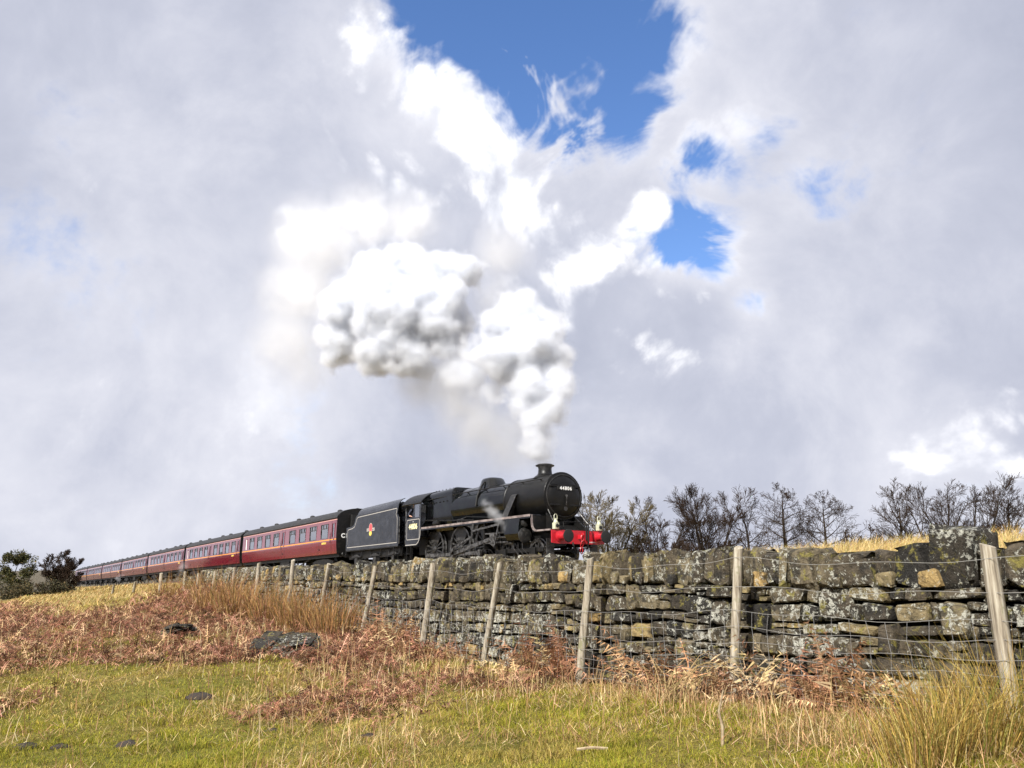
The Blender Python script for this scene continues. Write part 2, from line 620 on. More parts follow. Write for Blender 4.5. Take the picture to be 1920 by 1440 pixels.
# ------------------------------------------------------------------ ground sheet
def ground_material():
    m = bpy.data.materials.new('turf_ground')
    m.use_nodes = True
    t = NT(m.node_tree)
    t.N.clear()
    out = t.n('ShaderNodeOutputMaterial')
    a = t.n('ShaderNodeAttribute', {}, attribute_name='col')
    co = t.n('ShaderNodeTexCoord').outputs['Object']
    n1 = t.noise(co, 9.0, 6, 0.65).outputs['Fac']
    n2 = t.noise(co, 45.0, 4, 0.7).outputs['Fac']
    f = t.m('MULTIPLY', t.lin(n1, 0.3, 0.7, 0.55, 1.45), t.lin(n2, 0.3, 0.7, 0.6, 1.4))
    c = t.vm('SCALE', a.outputs['Color'], scale=f)
    bn = t.n('ShaderNodeBump', {'Strength': 0.8, 'Distance': 0.05, 'Height': t.m('ADD', n1, t.m('MULTIPLY', n2, 0.5))})
    b = t.n('ShaderNodeBsdfPrincipled', {'Base Color': c, 'Roughness': 0.95, 'Specular IOR Level': 0.1, 'Normal': bn.outputs[0]})
    t.L.new(b.outputs[0], out.inputs['Surface'])
    return m

def brackeny(x, y):
    """0..1: how much dead bracken covers the pasture"""
    q, t = xy_qt(x, y)
    n = fbm(x * 0.45, y * 0.45, seed=31, octaves=4)
    far = sstep(10.5, 15.5, y + 0.15 * x)
    patch = sstep(0.53, 0.70, n + 0.17 * sstep(7.0, 13.0, y + 0.1 * x)) * 0.65
    gr = 0.85 * sstep(-0.2, 0.0, 0.42 - np.abs(n - 0.5)) * 0
    left = sstep(-1.0, -7.0, x) * sstep(13.0, 17.5, y) * (0.35 + 0.65 * sstep(0.36, 0.50, fbm(x * 0.8, y * 0.8, seed=35, octaves=3)))
    c = np.maximum(patch * sstep(6.2, 8.5, y), left)
    c = np.maximum(c, far * sstep(0.45, 0.58, n) * 0.9)
    c = c * (1 - sstep(20, 26, t) * sstep(-6.0, -3.0, q))
    return np.clip(c, 0, 1) * sstep(0.3, -0.2, q) * (1 - sstep(46, 60, y))

def make_ground():
    def axis(lo, hi, near_lo, near_hi, step, grow):
        a = list(np.arange(near_lo, near_hi, step))
        st = step
        x = near_hi
        while x < hi:
            a.append(x); st *= grow; x += st
        a.append(hi)
        st = step; x = near_lo - step; b = []
        while x > lo:
            b.append(x); st *= grow; x -= st
        b.append(lo)
        return np.array(sorted(set(b + a)))
    # axes follow the fence line so that the bank keeps a crisp section
    qs = axis(-4000, 4000, -9.0, 18.0, 0.16, 1.09)
    ts = axis(-4000, 4000, -6.0, 40.0, 0.22, 1.07)
    Q, T = np.meshgrid(qs, ts)
    X, Y = qt_xy(Q.ravel(), T.ravel())
    H = ground_z(X, Y)
    V = np.stack([X, Y, H], 1)
    nq, nt = len(qs), len(ts)
    i = np.arange(nq - 1); j = np.arange(nt - 1)
    I, J = np.meshgrid(i, j)
    k = (J * nq + I).ravel()
    F = np.stack([k, k + 1, k + nq + 1, k + nq], 1)
    q, t = Q.ravel(), T.ravel()
    turf = np.array([0.125, 0.115, 0.024]); straw = np.array([0.24, 0.175, 0.060]); litter_shade = np.array([0.060, 0.034, 0.020])  # bracken litter brown, darkened to paint shade into the gaps under the fronds
    moor = np.array([0.10, 0.085, 0.06]); earth = np.array([0.045, 0.035, 0.022])
    n = fbm(X * 0.7, Y * 0.7, seed=41, octaves=4)[:, None]
    c = turf + (np.array([0.16, 0.125, 0.034]) - turf) * sstep(0.4, 0.65, n)
    b = brackeny(X, Y)[:, None]
    c = c + (litter_shade - c) * b * 0.85
    bank = (sstep(0.4, 0.8, q) * (1 - sstep(200, 300, np.hypot(X, Y))))[:, None]
    c = c + (straw - c) * bank
    e = sstep(20, 26, t) * sstep(-6, -3, q)
    c = c + (straw - c) * e[:, None] * 0.8
    far = sstep(70, 200, np.hypot(X, Y))[:, None]
    c = c + (moor - c) * far
    tr = ((q > 10.7) & (q < 14.6))[:, None]
    c = np.where(tr, np.array([0.07, 0.065, 0.06]), c)
    col = np.concatenate([c, np.ones((len(c), 1))], 1)
    me = quad_mesh('ground', V, F, {'col': ('POINT', 'FLOAT_COLOR', col)}, smooth=True)
    return link_mesh('ground', me, ground_material(), kind='structure')

ground = make_ground()

# ------------------------------------------------------------------ railway
def track_point(s, off=0.0, up=0.0):
    x, y = qt_xy(Q_TRACK + off, T_FRONT + s)
    return Vector((float(x), float(y), float(rail_h(s)) + CZ + up))

M_BALLAST = principled('ballast_stone', (0.10, 0.095, 0.09), 0.95, vary=((0.22, 0.20, 0.18), 26, 0.45, 0.6), bump=(22, 1.0, 0.06))
M_RAIL = principled('rail_steel', (0.16, 0.11, 0.08), 0.55, 0.6, vary=((0.10, 0.05, 0.03), 14, 0.4, 0.6))
M_SLEEPER = principled('sleeper_timber', (0.06, 0.045, 0.035), 0.9, vary=((0.11, 0.09, 0.07), 30, 0.4, 0.6))
ss = [-30, -20, -10, 0, 10, 20, 30, 41, 52, 62, 72, 82, 92, 103, 113, 124, 144, 163, 200]
mb = MB()
rings = []
for s in ss:
    rings.append([track_point(s, o, u) for o, u in ((-2.2, -0.60), (-1.5, -0.20), (1.5, -0.20), (2.2, -0.60))])
mb.loft(rings, close=True, cap=True)
track = mb.build('railway_track', M_BALLAST, smooth=None, kind='structure')
for side in (-0.755, 0.755):
    mb = MB()
    mb.loft([[track_point(s, side + o, u) for o, u in ((-0.06, -0.15), (0.06, -0.15), (0.035, -0.02), (0.035, 0), (-0.035, 0), (-0.035, -0.02))] for s in ss])
    mb.build('rail', M_RAIL, track, smooth=None)
slp = MB().box(-0.125, 0.125, -1.3, 1.3, -0.25, -0.155, 0.01).mesh('sleeper')
slp.materials.append(M_SLEEPER)
for i in range(46):
    s = -24 + i * 0.7
    p = track_point(s)
    o = link_mesh('sleeper', slp, None, track)
    o.location = p
    o.rotation_euler = (0, 0, math.atan2(CS, -SN))

# ------------------------------------------------------------------ dry stone wall
def stone_material(name, light=1.0):
    m = bpy.data.materials.new(name)
    m.use_nodes = True
    t = NT(m.node_tree)
    t.N.clear()
    out = t.n('ShaderNodeOutputMaterial')
    pos = t.n('ShaderNodeNewGeometry').outputs['Position']
    tint = t.n('ShaderNodeAttribute', {}, attribute_name='tint').outputs['Fac']
    shift = t.vm('ADD', pos, t.vm('SCALE', (3.1, 7.7, 5.3), scale=t.m('MULTIPLY', tint, 9.0)))
    base = t.ramp(tint, [(0.0, (0.030, 0.027, 0.023)), (0.30, (0.10, 0.080, 0.054)), (0.58, (0.19, 0.155, 0.095)), (0.80, (0.28, 0.215, 0.105)), (1.0, (0.42, 0.28, 0.11))])
    n_big = t.noise(shift, 6.0, 5, 0.6).outputs['Fac']
    n_mid = t.noise(shift, 17.0, 6, 0.65, 0.4).outputs['Fac']
    n_fine = t.noise(shift, 75.0, 4, 0.7).outputs['Fac']
    base = t.vm('SCALE', base, scale=t.lin(n_mid, 0.25, 0.75, 0.28, 1.55))
    soot = t.smooth(n_big, 0.50, 0.62)
    base = t.mix(t.m('MULTIPLY', soot, 0.75), base, (0.022, 0.021, 0.019, 1))
    # grey-white crust lichen in blotches, a little yellow lichen, moss low down
    lich = t.noise(t.vm('ADD', shift, (11, 3, 8)), 19.0, 6, 0.75, 0.3).outputs['Fac']
    gate = t.noise(pos, 1.7, 3, 0.5).outputs['Fac']
    lf = t.smooth(t.m('ADD', lich, t.m('MULTIPLY', t.m('SUBTRACT', gate, 0.5), 0.5)), 0.565, 0.60)
    lf = t.m('MULTIPLY', lf, t.lin(n_fine, 0.3, 0.62, 0.35, 1.0))
    base = t.mix(t.m('MULTIPLY', lf, 0.9), base, (0.66, 0.65, 0.55, 1))
    yl = t.noise(t.vm('ADD', shift, (5, 17, 2)), 9.0, 5, 0.7, 0.5).outputs['Fac']
    yf = t.smooth(yl, 0.555, 0.66)
    base = t.mix(t.m('MULTIPLY', yf, 0.8), base, (0.26, 0.225, 0.055, 1))
    h = t.m('ADD', t.m('MULTIPLY', n_mid, 1.0), t.m('MULTIPLY', n_fine, 0.35))
    h = t.m('ADD', h, t.m('MULTIPLY', lf, 0.12))
    bn = t.n('ShaderNodeBump', {'Strength': 1.0, 'Distance': 0.06, 'Height': h})
    b = t.n('ShaderNodeBsdfPrincipled', {'Base Color': base, 'Roughness': 0.9, 'Specular IOR Level': 0.25, 'Normal': bn.outputs[0]})
    t.L.new(b.outputs[0], out.inputs['Surface'])
    return m

M_STONE = stone_material('gritstone')
M_EARTH = principled('wall_heart', (0.016, 0.014, 0.012), 1.0, spec=0.05)

def _lattice(n, inset):
    """surface lattice of a cube with n points an edge"""
    u = [-1.0, -inset, inset, 1.0] if n == 4 else [-1.0, 0.0, 1.0]
    idx, V = {}, []
    for i in range(n):
        for j in range(n):
            for k in range(n):
                if i in (0, n - 1) or j in (0, n - 1) or k in (0, n - 1):
                    idx[(i, j, k)] = len(V)
                    V.append((u[i], u[j], u[k]))
    F = []
    for a in range(n - 1):
        for b in range(n - 1):
            for e, flip in ((0, False), (n - 1, True)):
                for f in ([(e, a, b), (e, a, b + 1), (e, a + 1, b + 1), (e, a + 1, b)], [(a, e, b), (a + 1, e, b), (a + 1, e, b + 1), (a, e, b + 1)], [(a, b, e), (a, b + 1, e), (a + 1, b + 1, e), (a + 1, b, e)]):
                    g = [idx[p] for p in f]
                    F.append(g[::-1] if flip else g)
    return np.array(V), np.array(F)

LAT4 = _lattice(4, 0.74)
LAT3 = _lattice(3, 0)

def stone_shape(w, d, h, fine=True, wedge=0.0, dome=0.0, rough=1.0):
    """a rough block w x d x h about its centre"""
    V, F = LAT4 if fine else LAT3
    P = V.copy()
    edge = (np.abs(P) > 0.99).sum(1)
    rnd = np.where(edge == 3, 0.80, np.where(edge == 2, 0.925, 1.0))[:, None]
    P = P * rnd
    skew = npr.uniform(-1, 1, 6) * 0.13 * rough
    P[:, 0] *= 1 + skew[0] * P[:, 2] + skew[1] * P[:, 1] - wedge * (P[:, 2] * 0.5 + 0.5)
    P[:, 2] *= 1 + skew[2] * P[:, 0]
    P[:, 2] += dome * (P[:, 2] > 0) * (1 - P[:, 0] ** 2)
    P[:, 0] += skew[3] * 0.6 * P[:, 2]
    P = P + npr.normal(0, 0.078 * rough, P.shape)
    P = P * np.array([w, d, h]) / 2
    return P, F

wall_base = empty('dry_stone_wall', label='mossy dry stone wall with upright cope stones running beside the railway', cat='wall')
wx, wy = qt_xy(0, 0)
WALL_Z0 = -1.1
wall_base.location = (float(wx), float(wy), CZ + WALL_Z0)
wall_base.rotation_euler = (0, 0, math.atan2(CS, -SN))
# local frame of the wall: x along it (away from the camera), y towards the pasture, z up

def body_top(t):
    return np.interp(t, [-5, 3, 8, 12, 20, 28, 30, 31.6], [-0.10, -0.08, -0.06, -0.05, -0.05, -0.07, -0.16, -0.34]) + (fbm(np.asarray(t) * 0.8, np.zeros_like(np.asarray(t, dtype=float)), seed=71, octaves=2) - 0.5) * 0.07

STONES = []                                # (centre t, front q, centre h, P, F, tint, apparent size)
T0, T1 = 0.6, 31.4
TAKEN = {}                                 # stretches of a course filled by a taller stone above
heights = [0.125, 0.165, 0.12, 0.17, 0.14, 0.185, 0.15, 0.17, 0.16, 0.18, 0.17]
def boundary(k, t):
    b = float(body_top(t))
    for i in range(k):
        b -= heights[i] * (1 + 0.5 * (float(vnoise(np.array(t * 0.9 + i * 5.1), np.array(i * 3.3), seed=80)) - 0.5))
    return b
def place_stone(t, hc, w, h, depth, proud, tint, fine, **kw):
    y = float(qt_xy(0.35, t)[1])
    batter = 0.10 * (hc + 0.1)
    P, F = stone_shape(w, depth, h, fine, **kw)
    STONES.append([t, -(0.34 - proud + batter) - depth / 2, hc, P, F, tint, w * h / y ** 2])
for k in range(len(heights)):
    t = T0 + rng.uniform(-0.2, 0)
    while t < T1:
        fine = t < 14
        w = min(max(rng.lognormvariate(-1.68, 0.42), 0.09), 0.42)
        tc_ = t + w / 2
        top, bot = boundary(k, tc_), boundary(k + 1, tc_)
        if any(a_ - 0.01 < t < b_ - 0.04 for a_, b_ in TAKEN.get(k, ())):
            t = max(b_ for a_, b_ in TAKEN[k] if a_ - 0.01 < t < b_ - 0.04)
            continue
        nxt = [a_ for a_, b_ in TAKEN.get(k, ()) if a_ > t]
        if nxt and t + w > min(nxt):
            w = max(min(nxt) - t, 0.05)
            tc_ = t + w / 2
        if rng.random() < 0.13 and 0.16 < w < 0.36 and k < len(heights) - 2:
            bot = boundary(k + 2, tc_)
            TAKEN.setdefault(k + 1, []).append((t, t + w))
        gnd = float(base_h(tc_)) - 0.12
        if top > gnd + 0.03 and (t < 30.6 or k < 3):
            h = top - bot
            tint = min(max(rng.gauss(0.31, 0.23) + 0.08 * math.sin(t * 0.7), 0), 1)
            if w < 0.2 and rng.random() < 0.3:
                h2 = h * rng.uniform(0.4, 0.6)
                place_stone(tc_, bot + h2 / 2, w - 0.012, h2 - 0.012, 0.2, rng.uniform(-0.02, 0.02), tint, fine)
                place_stone(tc_, bot + h2 + (h - h2) / 2, w - 0.012, h - h2 - 0.012, 0.2, rng.uniform(-0.02, 0.02), rng.random(), fine)
            else:
                place_stone(tc_ , (top + bot) / 2, w - rng.uniform(0.012, 0.040), h - rng.uniform(0.012, 0.036), 0.24, rng.uniform(-0.035, 0.035), tint, fine)
        t += w
# cope: stones on edge, a few big ones, small pinnings between them
t = T0
big = {3.42: (0.40, 0.46), 5.0: (0.34, 0.34), 4.35: (0.36, 0.30), 3.9: (0.34, 0.34)}
while t < T1:
    near = t < 6.4
    w = rng.uniform(0.12, 0.28) if near else (rng.uniform(0.10, 0.22) if t < 16 else rng.uniform(0.10, 0.24))
    hh = rng.uniform(0.27, 0.37) if near else rng.uniform(0.26, 0.38)
    for bt, (bw, bh_) in list(big.items()):
        if abs(t + w / 2 - bt) < 0.22:
            w, hh = bw, bh_
            del big[bt]
            break
    if t > 29.5:
        hh *= 0.75
    tc_ = t + w / 2
    bt_ = float(body_top(tc_))
    tint = min(max(rng.gauss(0.33, 0.23), 0), 1)
    place_stone(tc_, bt_ + hh / 2 - 0.005, w - 0.012, hh, 0.40, rng.uniform(-0.05, 0.05), tint, t < 16, wedge=rng.uniform(0.0, 0.28), dome=rng.uniform(-0.1, 0.22), rough=1.25)
    if rng.random() < 0.35:
        pw, ph = rng.uniform(0.09, 0.16), rng.uniform(0.08, 0.14)
        place_stone(t + rng.uniform(-0.02, 0.02), bt_ + ph / 2, pw, ph, 0.10, 0.055, rng.random(), t < 14)
    t += w * rng.uniform(0.94, 1.02)
STONES.sort(key=lambda s: -s[6])
for i, (t, y, h, P, F, tint, _a) in enumerate(STONES[:300]):
    me = quad_mesh('stone', P, F, {'tint': ('POINT', 'FLOAT', np.full(len(P), tint))}, smooth=True)
    me.set_sharp_from_angle(angle=R(48))
    o = link_mesh('stone', me, M_STONE, wall_base)
    o.location = (t, y, h - WALL_Z0)
    o.rotation_euler = (rng.uniform(-0.05, 0.05), rng.uniform(-0.07, 0.07), rng.uniform(-0.06, 0.06))
Vs, Fs, As, b = [], [], [], 0
for (t, y, h, P, F, tint, _a) in STONES[300:]:
    a = rng.uniform(-0.08, 0.08)
    Q_ = P.copy()
    Q_[:, 0], Q_[:, 2] = P[:, 0] * math.cos(a) - P[:, 2] * math.sin(a), P[:, 0] * math.sin(a) + P[:, 2] * math.cos(a)
    Vs.append(Q_ + np.array([t, y, h - WALL_Z0])); Fs.append(F + b); As.append(np.full(len(P), tint)); b += len(P)
me = quad_mesh('stones', np.concatenate(Vs), np.concatenate(Fs), {'tint': ('POINT', 'FLOAT', np.concatenate(As))}, smooth=True)
me.set_sharp_from_angle(angle=R(48))
link_mesh('stones', me, M_STONE, wall_base, kind='stuff')
# dark rubble heart behind the face stones
mb = MB()
rings = []
for t in np.arange(T0 - 0.3, T1 + 0.05, 0.4):
    top = float(body_top(t)) + (0.10 if t < 29 else -0.02)
    bot = float(base_h(t)) - 0.3
    rings.append([(t, -0.50, bot - WALL_Z0), (t, -0.54, top - WALL_Z0), (t, -0.80, top - WALL_Z0), (t, -0.95, bot - WALL_Z0)])
mb.loft(rings)
mb.build('rubble_heart', M_EARTH, wall_base, smooth=None)

# ------------------------------------------------------------------ wire fence in front of the wall
M_POST = bpy.data.materials.new('weathered_post')
M_POST.use_nodes = True
t_ = NT(M_POST.node_tree); t_.N.clear()
co = t_.n('ShaderNodeTexCoord').outputs['Object']
grain = t_.noise(t_.vm('MULTIPLY', co, (40, 40, 2.2)), 1.0, 5, 0.65).outputs['Fac']
blot = t_.noise(co, 7.0, 5, 0.6).outputs['Fac']
c_ = t_.ramp(grain, [(0.25, (0.07, 0.055, 0.04)), (0.45, (0.25, 0.21, 0.155)), (0.72, (0.50, 0.46, 0.37))])
c_ = t_.mix(t_.smooth(blot, 0.55, 0.7), c_, (0.20, 0.19, 0.11, 1))
bn_ = t_.n('ShaderNodeBump', {'Strength': 0.8, 'Distance': 0.012, 'Height': grain})
b_ = t_.n('ShaderNodeBsdfPrincipled', {'Base Color': c_, 'Roughness': 0.9, 'Specular IOR Level': 0.2, 'Normal': bn_.outputs[0]})
t_.L.new(b_.outputs[0], t_.n('ShaderNodeOutputMaterial').inputs['Surface'])
M_WIRE = principled('galvanised_wire', (0.52, 0.52, 0.52), 0.45, 0.6)

fence = empty('wire_fence', label='stock wire fence on leaning round timber posts in front of the stone wall', cat='fence')
fence.location = (float(wx), float(wy), CZ + WALL_Z0)
fence.rotation_euler = wall_base.rotation_euler
POSTS = [  # top t, top h, base t, radius
    (3.00, 0.23, 2.97, 0.056), (5.27, 0.285, 5.46, 0.044), (7.49, 0.23, 7.77, 0.047), (9.46, 0.21, 9.92, 0.045), (11.41, 0.22, 11.74, 0.052),
    (13.61, 0.21, 14.16, 0.046), (15.94, 0.29, 16.38, 0.046), (18.20, 0.41, 18.34, 0.046), (20.85, 0.39, 20.95, 0.05), (23.15, 0.30, 23.14, 0.045),
    (25.3, 0.20, 25.4, 0.045), (27.4, 0.16, 27.5, 0.045), (29.48, 0.23, 29.39, 0.05), (33.7, 0.20, 33.6, 0.06), (39.5, -0.12, 39.8, 0.06), (46.0, -0.30, 46.2, 0.06)]
def post_point(i, h):
    tt, th_, bt, r = POSTS[i]
    bh_ = float(base_h(bt)) - 0.05
    f = (h - bh_) / (th_ - bh_)
    return Vector((bt + (tt - bt) * f, 0, h - WALL_Z0))
for i, (tt, th_, bt, r) in enumerate(POSTS):
    bh_ = float(base_h(bt)) - 0.35
    p0, p1 = post_point(i, bh_), post_point(i, th_)
    mb = MB()
    n = 12
    rings = []
    for k in range(8):
        f = k / 7
        c = p0.lerp(p1, f)
        rr = r * (1.05 - 0.12 * f)
        ring = []
        for a in range(n):
            an = 2 * PI * a / n
            wob = 1 + 0.07 * math.sin(an * 3 + i * 2 + f * 2) + rng.uniform(-0.03, 0.03)
            z = c.z + (0.018 * math.cos(an + i) if k == 7 else 0)
            ring.append((c.x + rr * wob * math.cos(an), c.y + rr * wob * math.sin(an), z))
        rings.append(ring)
    mb.loft(rings)
    o = mb.build('post', M_POST, fence, smooth=60)
WIRES = [0.13, -0.10, -0.31, -0.45, -0.57, -0.68, -0.78, -0.88, -0.97]
def wire_at(w, t):
    """a strand hangs between posts, pulled to the pasture side of them"""
    lo = 0
    for i in range(len(POSTS) - 1):
        if t >= POSTS[i][0]:
            lo = i
    hi = min(lo + 1, len(POSTS) - 1)
    a, b = POSTS[lo], POSTS[hi]
    f = 0 if a is b else min(max((t - a[0]) / (b[0] - a[0]), 0), 1)
    lift = (a[1] - 0.22) * (1 - f) + (b[1] - 0.22) * f
    rel = (WIRES[w] + 0.97) / 1.10
    bh_ = float(base_h(t)) + 0.10
    top = 0.13 + lift
    h = bh_ + (top - bh_) * rel
    sag = -0.035 * math.sin(PI * f) * (0.4 + rel) + 0.014 * math.sin(t * 5.3 + w * 1.7)
    lean = 0.0
    return Vector((t, 0.05 + 0.012 * math.sin(t * 3.1 + w), h + sag - WALL_Z0))
for w in range(len(WIRES)):
    mb = MB()
    end = 33.0 if w < 2 else 24.0
    mb.tube([wire_at(w, t) for t in np.arange(1.0, end, 0.16)], 0.0023, 3)
    mb.build('line_wire', M_WIRE, fence, smooth=None)
mb = MB()
for t in np.arange(1.0, 20.0, 0.165):
    pts = []
    for w in range(2, len(WIRES)):
        p = wire_at(w, t + 0.012 * math.sin(t * 9 + w * 2.2))
        pts.append(p)
    mb.tube(pts, 0.0018, 3)
mb.build('stay_wires', M_WIRE, fence, smooth=None, kind='stuff')

# ------------------------------------------------------------------ train materials
M_BLACK = principled('engine_black', (0.0025, 0.0025, 0.003), 0.12, spec=0.45, coat=0.0, vary=((0.006, 0.0078, 0.0075), 3.0, 0.45, 0.7), Coat_Roughness=0.08)
M_SMOKEBOX = principled('smokebox_black', (0.0035, 0.0034, 0.0034), 0.42, spec=0.3, vary=((0.008, 0.0075, 0.007), 5.0, 0.45, 0.7), bump=(60, 0.15, 0.004))
M_GRIME = principled('oily_black', (0.005, 0.0048, 0.0045), 0.5, spec=0.3, vary=((0.016, 0.013, 0.011), 7.0, 0.5, 0.7))
M_TENDER = principled('tender_black', (0.006, 0.0066, 0.0085), 0.26, coat=0.1, vary=((0.024, 0.0255, 0.031), 2.6, 0.40, 0.72), Coat_Roughness=0.2)
M_STEEL = principled('bright_steel', (0.22, 0.215, 0.205), 0.36, 0.85, vary=((0.06, 0.055, 0.05), 7.0, 0.4, 0.6))
M_SPOKE = principled('wheel_grey', (0.016, 0.0155, 0.015), 0.4, vary=((0.055, 0.052, 0.048), 8.0, 0.5, 0.7))
M_RED = principled('vermilion', (0.40, 0.010, 0.019), 0.40, coat=0.1, vary=((0.30, 0.012, 0.018), 5.0, 0.5, 0.75))
M_CREAM = principled('lining_cream', (0.36, 0.34, 0.31), 0.5)
M_LINE_GREY = principled('lining_red_grey', (0.11, 0.085, 0.08), 0.5, vary=((0.24, 0.20, 0.185), 4, 0.4, 0.6))
M_NUMBER = principled('numeral_cream', (0.80, 0.74, 0.42), 0.5)
M_WHITE = principled('white_paint', (0.80, 0.80, 0.78), 0.5)
M_YELLOW = principled('crest_gold', (0.68, 0.50, 0.10), 0.5)
M_CREST = principled('crest_red', (0.55, 0.07, 0.08), 0.5)
M_LAMP = principled('lamp_cream', (0.45, 0.45, 0.32), 0.4, vary=((0.33, 0.33, 0.23), 20, 0.5, 0.7))
M_COAL = principled('coal', (0.010, 0.010, 0.011), 0.4, bump=(14, 1.0, 0.08))
M_MAROON = principled('carriage_maroon', (0.150, 0.009, 0.021), 0.14, coat=0.8, vary=((0.120, 0.008, 0.016), 1.5, 0.4, 0.7), Coat_Roughness=0.06)
M_ROOF = principled('carriage_roof', (0.012, 0.0118, 0.012), 0.6, vary=((0.026, 0.024, 0.023), 3.0, 0.4, 0.7))
M_LINE_ORANGE = principled('lining_orange', (0.75, 0.30, 0.04), 0.5)
M_LINE_PINK = principled('lining_cantrail', (0.55, 0.30, 0.24), 0.5)
M_CURTAIN = principled('white_blind', (0.70, 0.70, 0.68), 0.8)
M_SEAT = principled('seat_moquette', (0.10, 0.045, 0.035), 0.9)
M_INNER = principled('carriage_panelling', (0.22, 0.14, 0.08), 0.6)
M_TABLE = principled('table_white', (0.7, 0.7, 0.68), 0.6)
M_HOLE = principled('matt_black', (0.006, 0.006, 0.006), 0.9)  # even matt black of plates, buffer heads, pipes, seams and gangways

def pane_material(name, through, tint):
    m = bpy.data.materials.new(name)
    m.use_nodes = True
    t = NT(m.node_tree); t.N.clear()
    tr = t.n('ShaderNodeBsdfTransparent', {'Color': (*tint, 1)})
    gl = t.n('ShaderNodeBsdfGlossy', {'Color': (0.9, 0.92, 0.95, 1), 'Roughness': 0.03})
    fr = t.n('ShaderNodeFresnel', {'IOR': 1.6})
    mx = t.n('ShaderNodeMixShader', {0: t.m('ADD', t.m('MULTIPLY', fr.outputs[0], 1.6), through, clamp=True)})
    t.L.new(tr.outputs[0], mx.inputs[1]); t.L.new(gl.outputs[0], mx.inputs[2])
    t.L.new(mx.outputs[0], t.n('ShaderNodeOutputMaterial').inputs['Surface'])
    return m
M_PANE = pane_material('window_glass', 0.20, (0.72, 0.82, 0.80))

def vehicle(name, s0, s1, **kw):
    """Empty at rail level; local +x towards the head of the train, -y towards the camera"""
    p0, p1 = track_point(s0), track_point(s1)
    d = (p0 - p1).normalized()
    e = empty(name, p0, **kw)
    e.rotation_euler = (0, -math.asin(d.z), math.atan2(d.y, d.x))
    return e
NEAR = (0, -1, 0)

# ------------------------------------------------------------------ locomotive
# x = -(metres behind the buffer beam), z = metres above the rail
loco = vehicle('steam_locomotive', 0.0, 12.0, label='black steam locomotive numbered 44806 with red buffer beam, steam blowing from its chimney', cat='locomotive')
BC = 2.66                                   # boiler centre line

mb = MB()
mb.lathe([(0, 0.86), (0.0, 0.90), (2.95, 0.90), (2.95, 0.86)], (-3.86, 0, BC), (1, 0, 0), 48)
for x in (-0.98, -3.8):
    mb.lathe([(0, 0.905), (0.02, 0.92), (0.05, 0.92), (0.07, 0.905)], (x, 0, BC), (1, 0, 0), 48, cap=False)
for x in (-0.97, -3.75):
    for k in range(44):
        a = 2 * PI * k / 44
        mb.cyl((x + 0.06, 0.90 * math.cos(a), BC + 0.90 * math.sin(a)), (x + 0.06, 0.915 * math.cos(a), BC + 0.915 * math.sin(a)), 0.018, n=5)
smokebox = mb.build('smokebox', M_SMOKEBOX, loco)
mb = MB()
mb.box(-3.7, -1.1, -0.55, 0.55, 1.30, 1.98)
mb.build('smokebox_saddle', M_SMOKEBOX, loco)

mb = MB()
mb.lathe([(-0.03, 0.93), (0.0, 0.93), (0.02, 0.88), (0.03, 0.80), (0.10, 0.72), (0.15, 0.5), (0.18, 0.25), (0.185, 0.02)], (-0.93, 0, BC), (1, 0, 0), 48)
door = mb.build('smokebox_door', M_SMOKEBOX, loco, smooth=50)
mb = MB()
mb.lathe([(0.0, 0.815), (0.035, 0.825), (0.045, 0.80), (0.03, 0.785)], (-0.90, 0, BC), (1, 0, 0), 48, cap=False)
mb.build('door_rim', M_SPOKE, door)
mb = MB()
mb.tube([(-0.80, y, BC + 0.42) for y in (-0.62, -0.3, 0, 0.3, 0.62)], 0.018, 6)
for y in (-0.5, 0.5):
    mb.cyl((-0.86, y, BC + 0.42), (-0.80, y, BC + 0.42), 0.02, n=6)
mb.build('door_handrail', M_GRIME, door)
for z in (0.36, -0.36):
    MB().box(-0.86, -0.77, -0.70, 0.72, BC + z - 0.035, BC + z + 0.035, 0.008).build('hinge_strap', M_SMOKEBOX, door)
mb = MB()
mb.cyl((-0.80, 0, BC), (-0.68, 0, BC), 0.035, n=10)
mb.bar((-0.69, 0, BC), (-0.69, -0.02, BC - 0.36), 0.03, 0.025, (1, 0, 0))
mb.build('door_dart', M_STEEL, door)
MB().box(-0.765, -0.735, -0.40, 0.40, BC + 0.20, BC + 0.34, 0.01).build('number_plate', M_HOLE, door)
FRONT = Matrix(((0, 0, 1, 0), (1, 0, 0, 0), (0, 1, 0, 0), (0, 0, 0, 1)))      # text on a face looking along +x
SIDE = Matrix(((1, 0, 0, 0), (0, 0, -1, 0), (0, 1, 0, 0), (0, 0, 0, 1)))      # text on a face looking along -y
text_part('number', '44806', M_WHITE, door, 0.19, Matrix.Translation((-0.731, 0, BC + 0.27)) @ FRONT, 0.003, 1.25, 0.004)
MB().lathe([(0, 0.085), (0.02, 0.085)], (-0.775, 0, BC - 0.50), (1, 0, 0), 16).build('shed_plate', M_SPOKE, door)

mb = MB()
mb.lathe([(-0.08, 0.50), (0.0, 0.42), (0.05, 0.34), (0.12, 0.285), (0.30, 0.265), (0.40, 0.285), (0.42, 0.37), (0.455, 0.385), (0.475, 0.33), (0.50, 0.30), (0.50, 0.235), (0.2, 0.22), (0.0, 0.22)], (-2.10, 0, 3.53), (0, 0, 1), 32, cap=False)
mb.build('chimney', M_SMOKEBOX, loco, smooth=40)

